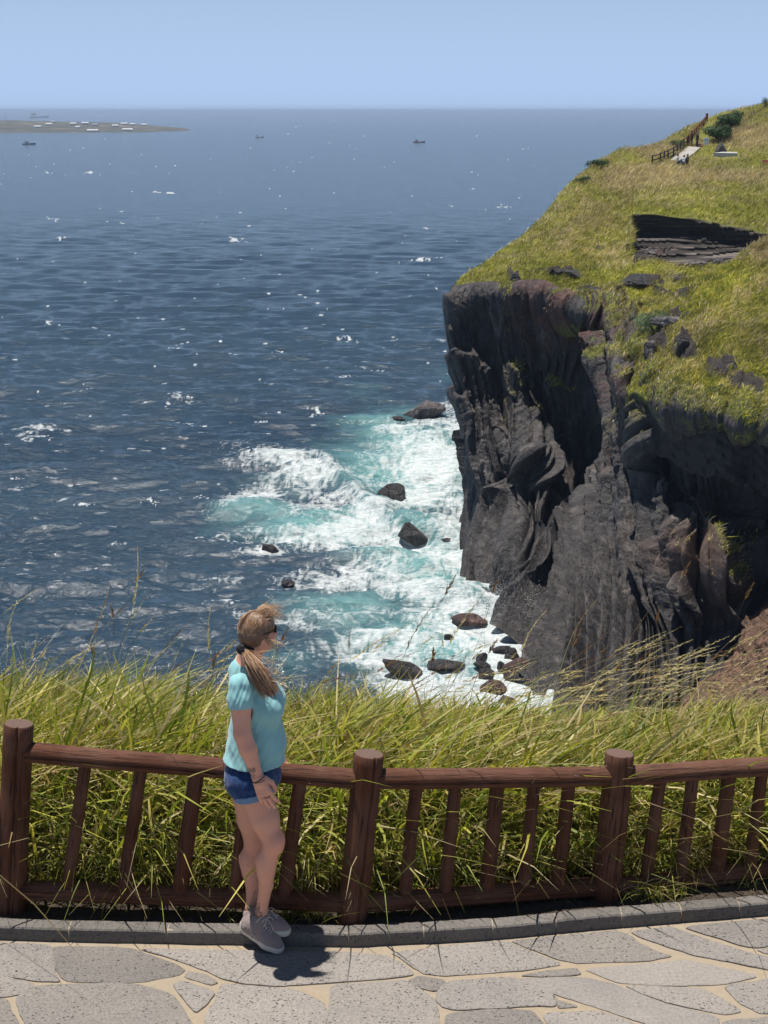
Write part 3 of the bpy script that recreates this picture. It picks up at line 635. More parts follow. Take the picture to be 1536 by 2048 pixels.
def stone_mat():
    t = NT("basalt_flagstone"); P = t.coord("Object")
    a = t.attr("tone", "Color"); sp = t.n("ShaderNodeSeparateColor"); t.set(sp, 0, a)
    n1 = t.noise(P, 3.0, 5, 0.6); n2 = t.noise(P, 70, 4, 0.75); n3 = t.noise(P, 260, 3, 0.7)
    base = t.mix(sp.outputs[1], (0.195, 0.180, 0.168), (0.245, 0.222, 0.200))
    base = t.mix(t.ramp(n1, [(0.35, 0.0), (0.7, 0.6)]), base, (0.28, 0.252, 0.225))
    base = t.mix(1.0, base, t.ramp(n2, [(0.25, 0.60), (0.5, 1.0), (0.8, 1.25)]), 'MULTIPLY')
    base = t.mix(1.0, base, t.ramp(n3, [(0.2, 0.8), (0.8, 1.2)]), 'MULTIPLY')
    vv = t.voro(t.coord("Object", (1, 1.6, 1)), 46, 'F1', 1.0); vv2 = t.voro(P, 110, 'F1', 1.0)
    gate = t.ramp(t.noise(P, 26, 3, 0.6), [(0.46, 0.0), (0.56, 1.0)])
    pore = t.math('MULTIPLY', t.ramp(vv.outputs["Distance"], [(0.16, 1.0), (0.30, 0.0)]), gate)
    pore2 = t.math('MULTIPLY', t.ramp(vv2.outputs["Distance"], [(0.14, 0.8), (0.28, 0.0)]), t.ramp(t.noise(P, 12, 3), [(0.4, 0.3), (0.6, 1.0)]))
    pore = t.math('MULTIPLY', t.math('MAXIMUM', pore, pore2), t.math('SUBTRACT', 1.0, t.math('MULTIPLY', sp.outputs[2], 0.85)))
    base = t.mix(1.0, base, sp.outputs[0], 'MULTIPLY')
    base = t.mix(pore, base, (0.035, 0.032, 0.034))
    h = t.math('SUBTRACT', t.math('MULTIPLY', n2, 0.5), pore)
    return t.done(t.prin(base, 0.85, t.bump(h, 0.7, 0.004), Specular_IOR_Level=0.25))
st_m = stone_mat()
V_, F_, A_ = paving()
mesh("paving", V_, [F_, np.array(F3)], st_m, smooth=False, attrs=dict(tone=A_), kind='structure')
def mortar_mat():
    t = NT("pale_mortar"); P = t.coord("Object"); n = t.noise(P, 30, 5, 0.7); n2 = t.noise(P, 2, 3)
    base = t.mix(n, (0.25, 0.20, 0.14), (0.41, 0.335, 0.24)); base = t.mix(t.ramp(n2, [(0.4, 0.0), (0.7, 0.5)]), base, (0.30, 0.26, 0.21))
    return t.done(t.prin(base, 0.9, t.bump(n, 0.6, 0.004), Specular_IOR_Level=0.2))
def mortar():
    xs = np.linspace(-12, 12, 500); ys = np.linspace(-8, 1, 120) ; 
    X = np.repeat(xs[:, None], 120, 1); Y = kerb_y(X) + ys[None] * 1.0 + 0.0
    Y = np.where(ys[None] > 0, kerb_y(X) + 0.02, Y)
    Z = -0.006 + 0.003 * pn(X * 6, Y * 6, 0)
    mesh("mortar_ground", np.stack([X, Y, Z], -1).reshape(-1, 3), gridfaces(500, 120), mortar_mat(), kind='structure')
mortar()

def kerb():
    js = [at_z(a, b, 0)[0] for a, b in [(-420,1862),(-130,1872),(138,1881),(335,1886),(697,1892),(847,1884),(985,1877),(1112,1866),(1243,1853),(1362,1843),(1478,1833),(1600,1822),(1760,1808)]]
    js = [js[0] - 0.62 * k for k in range(12, 0, -1)] + js + [js[-1] + 0.45 * k for k in range(1, 14)]
    V, F, A = [], [], []; r = np.random.RandomState(3)
    for a, b in zip(js[:-1], js[1:]):
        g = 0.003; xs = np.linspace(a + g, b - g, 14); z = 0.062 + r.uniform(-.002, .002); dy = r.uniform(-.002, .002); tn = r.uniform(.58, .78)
        prof = [(0, -0.03), (0, z - 0.007), (0.006, z), (0.03, z + .001), (0.072, z + .001), (0.081, z - .004), (0.081, -0.03)]
        base = len(V)
        for i, x in enumerate(xs):
            y = kerb_y(x) + dy; end = 0.003 if i in (0, 13) else 0
            for (u, v) in prof:
                q = 0.0018 * pn(x * 40, u * 40, v * 40)
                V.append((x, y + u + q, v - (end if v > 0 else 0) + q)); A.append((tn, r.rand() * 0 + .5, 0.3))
        n = len(prof)
        for i in range(13):
            for k in range(n - 1): F.append((base + i * n + k, base + (i + 1) * n + k, base + (i + 1) * n + k + 1, base + i * n + k + 1))
        for i0 in (0, 13): F.append((base + i0 * n, base + i0 * n + 1, base + i0 * n + 2, base + i0 * n + 4)); F.append((base + i0 * n, base + i0 * n + 4, base + i0 * n + 5, base + i0 * n + 6))
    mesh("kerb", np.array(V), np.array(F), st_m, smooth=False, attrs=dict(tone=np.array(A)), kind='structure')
    # mortar core showing in the joints
    xs = np.linspace(js[0], js[-1], 300); V = []
    for x in xs:
        y = kerb_y(x)
        for (u, v) in [(0.004, -.03), (0.004, .052), (0.012, .058), (0.077, .057), (0.077, -.03)]: V.append((x, y + u, v))
    mesh("kerb_mortar", np.array(V), gridfaces(300, 5), bpy.data.materials["pale_mortar"], kind='structure')
kerb()

FENCE_BACK = 0.26   # soil strip between kerb and fence
def bank_z(x, y):
    d = y - (kerb_y(x) + 0.3)
    z = 0.035 + 0.10 * sstep(0.1, 0.5, d) + 0.10 * sstep(0.5, 1.6, d) - 0.75 * np.maximum(0, d - 1.5) ** 1.15
    return z + 0.02 * pn(x * 3, y * 3, 0) + 0.008 * pn(x * 14, y * 14, 0)
def bank():
    nx = 420; xs = np.linspace(-12, 12, nx)
    dd = np.concatenate([np.linspace(0.06, 3.0, 150), np.linspace(3.1, 24, 60)]); ny = len(dd)
    X = np.repeat(xs[:, None], ny, 1); Y = kerb_y(X) + dd[None]; Z = bank_z(X, Y)
    Z = np.maximum(Z, SEA_Z - 2 + 0 * Z)
    t = NT("dark_soil"); P = t.coord("Object"); n = t.noise(P, 25, 6, 0.7); n2 = t.noise(P, 120, 3, .7)
    base = t.mix(n, (0.04, 0.032, 0.026), (0.14, 0.11, 0.085)); base = t.mix(t.ramp(n2, [(0.62, 0.0), (0.72, 0.8)]), base, (0.28, 0.22, 0.15))
    m = t.done(t.prin(base, 0.95, t.bump(t.math('ADD', n, n2), 1.0, 0.012), Specular_IOR_Level=0.1))
    mesh("soil_ground", np.stack([X, Y, Z], -1).reshape(-1, 3), gridfaces(nx, ny), m, kind='structure')
bank()

# ================================================================== FENCE
def wood_mat():
    t = NT("stained_log_wood"); v = t.attr("guv", "Vector")
    m = t.n("ShaderNodeMapping"); t.set(m, "Vector", v); t.set(m, "Scale", (1, 1, 0.10))
    n = t.noise(m.outputs[0], 55, 5, 0.65, 1.2); n2 = t.noise(v, 3.5, 3, 0.6)
    m2 = t.n("ShaderNodeMapping"); t.set(m2, "Vector", v); t.set(m2, "Scale", (1, 1, 0.05)); n3 = t.noise(m2.outputs[0], 110, 4, 0.65)
    base = t.mix(n, (0.034, 0.011, 0.005), (0.165, 0.060, 0.030)); base = t.mix(t.ramp(n2, [(0.4, 0.0), (0.75, 0.6)]), base, (0.21, 0.115, 0.080))
    base = t.mix(t.ramp(n3, [(0.36, 0.85), (0.44, 0.0)]), base, (0.016, 0.008, 0.007))
    base = t.mix(t.attr("endgrain"), base, t.mix(t.noise(v, 60, 4), (0.10, 0.055, 0.042), (0.22, 0.145, 0.115)))
    return t.done(t.prin(base, 0.8, t.bump(t.math('ADD', n, n3), 0.9, 0.006), Specular_IOR_Level=0.3))
wood_m = wood_mat()
def log(name, a, b, ra, rb, parent, groove=None, seed=0, cap=True, gw=0.16, gd=0.18):
    a, b = np.array(a, float), np.array(b, float); ax = b - a; L = np.linalg.norm(ax); ax = ax / L
    ref = np.array([0, 0, 1.0]) if abs(ax[2]) < 0.7 else np.array([0, 1.0, 0])
    e1 = np.cross(ref, ax); e1 /= np.linalg.norm(e1); e2 = np.cross(ax, e1)
    n = 48; nl = max(6, int(L / 0.04)); ph = np.linspace(0, 2 * np.pi, n, endpoint=False)
    if groove is not None:
        g = np.array(groove, float); ga = math.atan2(g @ e2, g @ e1)
        ph = np.concatenate([ga + np.array([-gw, -gw * .45, -gw * .3, gw * .3, gw * .45, gw]), ga + gw + np.linspace(0, 2 * np.pi - 2 * gw, n - 5)[1:-1]]); n = len(ph)
        dep = np.zeros(n); dep[[2, 3]] = gd; dep[[1, 4]] = gd * 0.4
    else: dep = np.zeros(n)
    V, A, E = [], [], []
    rings = [(-0.0, 0.93)] + [(s, 1.0) for s in np.linspace(0.006 / L, 1 - 0.006 / L, nl)] + [(1.0, 0.93)]
    for s, f in rings:
        r = (ra * (1 - s) + rb * s) * f * (1 + 0.035 * pn(s * L * 2.2, seed * 3.7, 0) + 0.02 * pn(np.cos(ph) * 1.5, np.sin(ph) * 1.5, s * L * 3 + seed)) * (1 - dep)
        c = a + ax * L * s + 0.004 * (e1 * pn(s * L * 2, seed, 1.5) + e2 * pn(s * L * 2, seed, 7.5))
        for k in range(n):
            V.append(c + (e1 * math.cos(ph[k]) + e2 * math.sin(ph[k])) * r[k])
            A.append((math.cos(ph[k]) * ra + seed * 1.3, math.sin(ph[k]) * ra, s * L + seed)); E.append(0)
    nr = len(rings); F = gridfaces(nr, n); F = F.reshape(-1, 4)
    I = np.arange(nr - 1); F = np.concatenate([F, np.stack([I * n + n - 1, (I + 1) * n + n - 1, (I + 1) * n, I * n], -1)])
    T = []
    for r_, c, s in ((0, a, 1), (nr - 1, b, -1)):
        base = len(V)
        for k in range(n): V.append(V[r_ * n + k]); A.append(A[r_ * n + k]); E.append(1)
        V.append(c + ax * (-0.002 * s)); A.append((seed * 1.3, 0, seed)); E.append(1)
        for k in range(n): T.append((base + (k + 1) % n, base + k, base + n)[::s])
    me = mesh(name, np.array(V), [F, np.array(T)], wood_m, parent, attrs=dict(endgrain=np.array(E, float)))
    at = me.data.attributes.new("guv", 'FLOAT_VECTOR', 'POINT'); at.data.foreach_set("vector", np.array(A, np.float32).ravel())
    return me
def build_fence():
    base_px = [(-640, 1786), (12, 1822), (697, 1842), (1205, 1793), (1655, 1752), (2120, 1700)]
    top_px = [(-640, 1420), (38, 1447), (738, 1507), (1240, 1506), (1690, 1475), (2140, 1440)]
    B = [at_z(a, b, 0.035) for a, b in base_px]
    T = [at_y(a, b, B[i][1] + 0.07) for i, (a, b) in enumerate(top_px)]
    root = empty("wooden_fence", tuple(B[2]), "reddish brown log fence with round posts and slanting balusters beside the paving", "fence")
    gr = [(-.2, -1, 0), (.12, -1, 0), (.5, -1, 0), (.5, -1, 0), (.3, -1, 0), (.3, -1, 0)]
    for i in range(6):
        a = B[i].copy(); a[2] -= 0.15
        log("post", a, T[i], 0.072, 0.068, root, gr[i], seed=i)
    def onp(i, f): return B[i] + (T[i] - B[i]) * f
    # rails as drawn by their own axis
    R1 = [((-560, 1452), (-20, 1497)), ((30, 1503), (738, 1560)), ((738, 1558), (1235, 1553)), ((1235, 1552), (1690, 1524)), ((1690, 1520), (2140, 1485))]
    R2 = [((-600, 1735), (0, 1768)), ((20, 1778), (697, 1806)), ((715, 1806), (1205, 1772)), ((1215, 1776), (1655, 1728)), ((1655, 1724), (2120, 1675))]
    rails = []
    for i, ((a, b), (c, d)) in enumerate(R1):
        p = at_y(a, b, B[i][1] + 0.055); q = at_y(c, d, B[i + 1][1] + 0.055)
        log("top_rail", p, q, 0.047, 0.046, root, (0, -1, -.10), seed=20 + i, gw=.2, gd=.16)
        p2 = at_y(R2[i][0][0], R2[i][0][1], B[i][1] + 0.012); q2 = at_y(R2[i][1][0], R2[i][1][1], B[i + 1][1] + 0.012)
        log("bottom_rail", p2, q2, 0.046, 0.046, root, (0, -1, -.2), seed=30 + i, gw=.2, gd=.16)
        rails.append((p, q, p2, q2))
    bal = {0: [(-500, -545), (-400, -440), (-300, -335), (-200, -236), (-100, -135)],
           1: [(174, 136), (286, 248), (398, 362), (500, 470), (602, 568)],
           2: [(832, 806), (908, 886), (992, 968), (1066, 1044), (1136, 1112)],
           3: [(1320, 1290), (1384, 1358), (1456, 1430), (1523, 1498), (1590, 1566)],
           4: [(1780, 1760), (1860, 1840), (1950, 1930), (2030, 2010)]}
    for i, L in bal.items():
        p, q, p2, q2 = rails[i]
        for k, (xt, xb) in enumerate(L):
            (a, b), (c, d) = R1[i]; f = (xt - a) / (c - a); t_ = p + (q - p) * f
            (a, b), (c, d) = R2[i]; f = (xb - a) / (c - a); b_ = p2 + (q2 - p2) * f
            r = [0.030, 0.031, 0.036, 0.030, 0.033][k % 5]
            log("baluster", b_, t_, r * 1.03, r * 0.95, root, (-.75, -.6, 0) if k % 2 else None, seed=50 + i * 7 + k, gd=.12)
build_fence()

# ================================================================== FOREGROUND GRASS
def grass_mat(name, trans=0.42, rough=0.55):
    t = NT(name); c = t.attr("tone", "Color")
    d = t.prin(c, rough, Specular_IOR_Level=0.35)
    tr = t.n("ShaderNodeBsdfTranslucent"); t.set(tr, "Color", t.mix(1.0, c, (1.0, 1.05, 0.55), 'MULTIPLY'))
    m = t.n("ShaderNodeMixShader"); t.set(m, 0, trans); t.t.links.new(d, m.inputs[1]); t.t.links.new(tr.outputs[0], m.inputs[2])
    return t.done(m.outputs[0])
blade_m = grass_mat("grass_blade")
def blades(P, H, lean, wid, colr, seg=5, droop=0.5, seed=0, colr2=None, flat=False):
    """P (n,3) feet, H (n,) length, lean (n,2) horizontal reach as a share of H at the tip, droop (n,) how far the tip bends down"""
    n = len(P); r = np.random.RandomState(seed); t = np.linspace(0, 1, seg + 1)[None]
    H = np.asarray(H)[:, None]; droop = np.broadcast_to(np.asarray(droop, float).reshape(-1, 1), (n, 1))
    lx, ly = lean[:, :1], lean[:, 1:2]
    up = t * (1 - 0.0 * t) - droop * t ** 2.6
    out = 0.25 * t + 0.9 * t ** 2
    kx = 0.05 * np.sin(t * 6 + r.rand(n, 1) * 6) * t
    X = P[:, :1] + H * (lx * out + kx); Y = P[:, 1:2] + H * (ly * out); Z = P[:, 2:3] + H * up
    a = r.rand(n, 1) * np.pi; tw = (r.rand(n, 1) - .5) * 2.2 * t
    wx, wy = np.cos(a + tw), np.sin(a + tw) * 0.6
    W = np.asarray(wid)[:, None] * 0.5 * (0.55 + 0.9 * t) * (1 - t ** 3) + 0.0004
    wz = 0.35 * np.sin(a * 3)
    Lf = np.stack([X - wx * W, Y - wy * W, Z - wz * W], -1); Rt = np.stack([X + wx * W, Y + wy * W, Z + wz * W], -1)
    V = np.stack([Lf, Rt], 2).reshape(-1, 3)                       # n, seg+1, 2
    i = np.arange(n)[:, None] * (seg + 1) * 2 + np.arange(seg)[None] * 2
    F = np.stack([i, i + 1, i + 3, i + 2], -1).reshape(-1, 4)
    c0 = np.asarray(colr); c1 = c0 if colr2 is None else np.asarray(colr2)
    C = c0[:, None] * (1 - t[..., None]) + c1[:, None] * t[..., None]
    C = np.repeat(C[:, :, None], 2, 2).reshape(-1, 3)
    return V, F, C
class Pile:
    def __init__(s): s.V, s.F, s.C, s.n = [], [], [], 0
    def add(s, V, F, C): s.V.append(V); s.F.append(F + s.n); s.C.append(C); s.n += len(V)
    def done(s, name, mat, parent=None, **kw):
        return mesh(name, np.concatenate(s.V), np.concatenate(s.F), mat, parent, smooth=True, attrs=dict(tone=np.concatenate(s.C)), **kw)
def top_h(x, y=7.4):
    """height of the sward along the bank, from the skyline of the grass in the photo"""
    K = [(-400,1335),(0,1345),(180,1335),(430,1392),(520,1385),(620,1362),(720,1378),(850,1402),(960,1392),(1100,1420),(1250,1425),(1400,1405),(1536,1398),(1900,1390)]
    y = np.broadcast_to(np.asarray(y, float), np.shape(x))
    px = 768 + FPX * np.asarray(x) / (y * CP + (CAM_Z - .8) * SP)
    py = np.interp(px, [k[0] for k in K], [k[1] for k in K]) - 6
    dep = PITCH + np.arctan((py - 1024) / FPX)
    return CAM_Z - y * np.tan(dep)
def bank_grass():
    r = np.random.RandomState(2)
    G = Pile()
    def pts(n, d0, d1, p=1.0, x0=-3.4, x1=3.6):
        # grass grows in tussocks
        nt_ = n // 14; tx = r.uniform(x0, x1, nt_); td = d0 + (d1 - d0) * r.rand(nt_) ** p
        k = r.randint(0, nt_, n); x = tx[k] + r.normal(size=n) * .07; d = np.clip(td[k] + r.normal(size=n) * .07, d0, d1 + .3)
        y = kerb_y(x) + 0.3 + d; return np.stack([x, y, bank_z(x, y) - 0.01], 1), k
    green = np.array([[.23,.285,.040],[.34,.37,.055],[.47,.44,.075],[.14,.185,.030],[.50,.44,.12]])
    straw = np.array([[.50,.41,.19],[.62,.52,.27],[.36,.26,.12],[.54,.46,.24]])
    def cols(n, dry, k=None):
        g = green[r.randint(0, 5, n)]; s = straw[r.randint(0, 4, n)]; m = (r.rand(n) < dry)[:, None]
        c = np.where(m, s, g) * r.uniform(.6, 1.2, (n, 1)); return c
    def leanv(n, mx, my, s):
        return np.stack([r.normal(size=n) * s + mx, r.normal(size=n) * s * .8 + my], 1)
    # tall leaves, far rows first
    P, k = pts(17000, 0.25, 2.1, 0.8); n = len(P); hh = top_h(P[:, 0], P[:, 1])
    dry = 0.32 + 0.20 * sstep(1.0, 2.2, P[:, 0])
    H = (hh - P[:, 2]) * r.uniform(0.62, 1.20, n); c = cols(n, dry)
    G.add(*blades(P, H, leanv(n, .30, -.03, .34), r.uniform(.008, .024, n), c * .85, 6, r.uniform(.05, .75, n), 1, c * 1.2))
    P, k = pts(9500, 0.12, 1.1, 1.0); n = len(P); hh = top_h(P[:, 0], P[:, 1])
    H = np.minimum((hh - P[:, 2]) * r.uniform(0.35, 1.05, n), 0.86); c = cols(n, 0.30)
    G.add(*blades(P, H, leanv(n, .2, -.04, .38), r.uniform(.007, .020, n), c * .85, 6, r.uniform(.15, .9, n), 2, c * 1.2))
    # fine grass and dead thatch low down
    P, k = pts(17000, 0.05, 0.9, 1.0); n = len(P); c = cols(n, 0.55)
    G.add(*blades(P, r.uniform(.12, .5, n), leanv(n, .1, -.05, .5), r.uniform(.002, .006, n), c * .9, 4, r.uniform(.2, .9, n), 3))
    P, k = pts(15000, 0.4, 2.3, .8); n = len(P); c = cols(n, 0.58 + 0 * P[:, 0]); hh = top_h(P[:, 0], P[:, 1])
    G.add(*blades(P, (hh - P[:, 2]) * r.uniform(.6, 1.18, n), leanv(n, .32, -.05, .34), r.uniform(.002, .005, n), c, 5, r.uniform(.0, .6, n), 4))
    # small leafy weeds climbing through the sward
    P, k = pts(15000, 0.03, 0.9, 1.2); n = len(P); P[:, 2] += r.uniform(0, .52, n) * (.5 + .5 * pn(P[:, 0] * 2, P[:, 1] * 2, 0)); c = green[r.randint(0, 3, n)] * r.uniform(.45, 1.0, (n, 1))
    G.add(*blades(P, r.uniform(.03, .085, n), leanv(n, .05, -.3, .9), r.uniform(.008, .018, n), c, 3, r.uniform(.3, 1.3, n), 6))
    # blades hanging over the bottom rail and a few over the top rail
    P, k = pts(140, 0.03, 0.12); n = len(P); c = cols(n, 0.45)
    G.add(*blades(P + np.array([0, 0, .12]), r.uniform(.2, .45, n), leanv(n, .05, -.45, .3), r.uniform(.003, .008, n), c, 6, r.uniform(.8, 1.25, n), 5))
    G.done("bank_grass", blade_m, kind='stuff', label='long green and straw coloured grass behind the fence', cat='grass')
    # seed heads
    S = Pile()
    def stalk(x, d, H, lx, ly, droop, head, colr, hc, seed, wid=0.0022, sp=26, spl=.022):
        y = kerb_y(x) + 0.3 + d; P = np.array([[x, y, bank_z(x, y) - 0.01]])
        seg = 14; V, F, C = blades(P, [H], np.array([[lx, ly]]), [wid], np.array([colr]), seg, [droop], seed)
        V = V.reshape(seg + 1, 2, 3); mid = V.mean(1); w_ = (V[:, 1] - V[:, 0]); w_ /= np.linalg.norm(w_, axis=1)[:, None] + 1e-9
        V = np.stack([mid - w_ * wid * .5, mid + w_ * wid * .5], 1).reshape(-1, 3); S.add(V, F, C)
        t0 = 1 - head; tt = np.linspace(t0, 1, sp); c = np.stack([np.interp(tt * seg, np.arange(seg + 1), mid[:, q]) for q in range(3)], 1)
        dr = np.gradient(c, axis=0); dr /= np.linalg.norm(dr, axis=1)[:, None]
        q = np.random.RandomState(seed); nn = q.normal(size=(sp, 3)); nn -= (nn * dr).sum(1)[:, None] * dr; nn /= np.linalg.norm(nn, axis=1)[:, None]
        Ls = spl * (1.25 - 0.9 * (tt - t0) / head) * q.uniform(.7, 1.2, sp); d2 = dr * .85 + nn * .38; b2 = np.cross(d2, nn); b2 /= np.linalg.norm(b2, axis=1)[:, None]
        wv = Ls[:, None] * .14
        V = np.stack([c, c + d2 * Ls[:, None] * .5 + b2 * wv, c + d2 * Ls[:, None], c + d2 * Ls[:, None] * .5 - b2 * wv], 1).reshape(-1, 3)
        F = np.arange(sp * 4).reshape(-1, 4); S.add(V, F, np.repeat(np.array([hc]) * q.uniform(.75, 1.2, (sp, 1)), 4, 0))
    sc = (.66, .55, .32); br = (.26, .14, .075); dk = (.10, .07, .05)
    i = 0
    for _ in range(560):                                  # wind-bent straw heads along the right of the bank
        x = r.uniform(1.0, 3.6) if r.rand() < .82 else r.uniform(.3, 1.3); d = r.uniform(.5, 2.8); i += 1
        stalk(x - .35, d, r.uniform(.50, .84) * (1.0 if x > 1.3 else .9), r.uniform(.35, .85), r.uniform(-.1, .1), r.uniform(.15, .55), r.uniform(.16, .28), sc, sc if r.rand() < .85 else br, 900 + i, .0017)
    for _ in range(90):
        x = r.uniform(-2.6, 1.6); d = r.uniform(.4, 2.8); i += 1
        stalk(x, d, r.uniform(.70, .98), r.uniform(.05, .5), r.uniform(-.1, .1), r.uniform(.0, .35), r.uniform(.14, .25), sc if r.rand() < .6 else dk, (sc, br, (.40, .33, .16))[r.randint(3)], 900 + i)
    for _ in range(18):                                   # thin dark upright stems with reddish tassels
        x = r.uniform(-2.4, 2.3); d = r.uniform(.6, 2.6); i += 1
        stalk(x, d, r.uniform(.85, 1.08), r.uniform(.0, .22), 0, r.uniform(.0, .12), r.uniform(.08, .14), dk, br, 900 + i, .0022, 24, .034)
    for (px, H, lx, dr_) in [(175, 1.25, .15, .02), (255, 1.42, .08, .0), (60, 1.15, .5, .2), (330, 1.3, .42, .30), (20, 1.25, .2, .1), (400, 1.3, .30, .3), (250, 1.22, .75, .45), (355, 1.28, .5, .34), (430, 1.18, .1, .05),
                              (560, 1.2, .6, .35), (600, 1.25, .55, .2), (640, 1.2, .65, .1), (700, 1.15, .5, .2), (470, 1.15, .45, .35), (290, 1.3, .45, .4), (800, 1.15, .2, .0), (880, 1.2, .15, .05), (1010, 1.2, .25, .1), (1090, 1.25, .3, .1)]:
        x = at_y(px, 1400, 7.4)[0]; i += 1
        stalk(x - lx * .5, .75, H, lx, 0, dr_, .22, sc, sc if i % 3 else br, 900 + i, .0024, 34, .026)
    S.done("seed_grass", blade_m, kind='stuff', label='pale seed heads of tall grass bending in the wind', cat='grass')
    # little tufts and weeds on the soil strip
    T = Pile()
    for (px, py, n, s) in [(590, 1838, 130, .13), (640, 1842, 70, .10), (460, 1838, 25, .06), (1300, 1800, 150, .17), (1340, 1800, 60, .15), (1480, 1770, 70, .12), (1130, 1800, 60, .08), (760, 1828, 30, .05), (870, 1815, 26, .2), (1500, 1785, 40, .06)]:
        c = at_z(px, py, .03); P = np.stack([c[0] + r.normal(size=n) * s * .35, c[1] + .03 + r.normal(size=n) * .03, np.full(n, .03)], 1)
        cc = cols(n, .35); T.add(*blades(P, r.uniform(.4, 1.2, n) * s, leanv(n, .1, -.15, .6), r.uniform(.002, .006, n), cc, 4, r.uniform(.1, .8, n), px))
    T.done("kerb_weeds", blade_m, kind='stuff', label='small grass tufts growing on the soil beside the kerb', cat='grass')
bank_grass()
# ================================================================== TURF ON THE HEADLAND
def far_grass():
    r = np.random.RandomState(6)
    G = Pile()
    gA = np.array([[.24,.265,.045],[.36,.37,.055],[.46,.45,.075],[.16,.185,.035],[.48,.44,.10]])
    sA = np.array([[.52,.42,.24],[.66,.55,.34],[.38,.29,.15],[.58,.48,.29]])
    def sow(Gd, px, py, mask, n, size, seed, dens_px=None, lean=(.45, 0), mossy=False):
        nu, nv = px.shape
        A = np.abs((px[1:, :-1] - px[:-1, :-1]) * (py[:-1, 1:] - py[:-1, :-1]) - (py[1:, :-1] - py[:-1, :-1]) * (px[:-1, 1:] - px[:-1, :-1]))
        w_ = A * (1 - mask[:-1, :-1]) * (px[:-1, :-1] > 850) * (px[:-1, :-1] < 1640) + 0.0
        cdf = np.cumsum(w_.ravel()); k = np.searchsorted(cdf, r.rand(n) * cdf[-1]); k = np.clip(k, 0, len(cdf) - 1); i, j = k // (nv - 1), k % (nv - 1)
        a, b = r.rand(n)[:, None], r.rand(n)[:, None]
        P = Gd[i, j] * (1 - a) * (1 - b) + Gd[i + 1, j] * a * (1 - b) + Gd[i, j + 1] * (1 - a) * b + Gd[i + 1, j + 1] * a * b
        ppx, ppy = to_px(P); dz = dryness(ppx, ppy)
        cl = fbm(P[:, 0] / 3.5, P[:, 1] / 3.5, seed, 3); cl2 = fbm(P[:, 0] / 1.0, P[:, 1] / 1.2, seed + 4, 3)
        pd = np.clip(0.28 + dz * 2.4 + 1.1 * cl + 0.5 * cl2, 0.03, .95)
        g = gA[r.randint(0, 5, n)] * (1 + 0.7 * cl2[:, None]) * np.where(r.rand(n, 1) < .3, np.array([[1.25, 1.1, .7]]), 1.0); s = sA[r.randint(0, 4, n)]
        c = np.where((r.rand(n) < pd)[:, None], s, g) * r.uniform(.7, 1.25, (n, 1))
        c = c * np.clip(1 + .55 * fbm(P[:, 0] / 8, P[:, 1] / 8, seed + 9, 2) + .5 * fbm(P[:, 0] / 1.6, P[:, 1] / 2.0, seed + 2, 3), .35, 1.5)[:, None]
        H = size * r.uniform(.6, 1.35, n) * (1 + 0.7 * cl) * (1 + 0.5 * np.clip(dz * 2, 0, 1))
        Lx = np.stack([r.normal(size=n) * .35 + lean[0], r.normal(size=n) * .35 + lean[1]], 1)
        P[:, 2] -= .03
        keep = ~((ppx > 1338) & (ppx < 1404) & (ppy > 292) & (ppy < 326) & (np.abs(ppx - (1394 - (ppy - 294) * 1.35)) < 15)) & ~((ppx > 1378) & (ppx < 1436) & (ppy > 244) & (ppy < 298) & (np.abs(ppx - (1390 + (294 - ppy) * .82)) < 13)) & ~((ppx > 1425) & (ppx < 1478) & (ppy > 303) & (ppy < 320)); P, H, Lx, c = P[keep], H[keep], Lx[keep], c[keep]; n = len(P)
        G.add(*blades(P, H, Lx, r.uniform(.035, .075, n), np.clip(c, .02, 1) * .85, 2, r.uniform(.0, .5, n), seed, np.clip(c, .02, 1) * 1.1))
    sow(G1, px1, py1, np.clip(rk1 * 1.2, 0, 1), 110000, .42, 1)
    sow(G2, px2, py2, np.clip(b2 * 1.1, 0, 1), 75000, .42, 2)
    cp, cq = to_px(cliffG)
    sow(cliffG, cp, cq, 1 - np.clip(cliff_moss * 1.3, 0, 1), 22000, .34, 3)
    G.done("headland_grass", grass_mat("far_grass_blade", .25, .7), kind='stuff', label='wind combed green and tan grass on the headland', cat='grass')
far_grass()
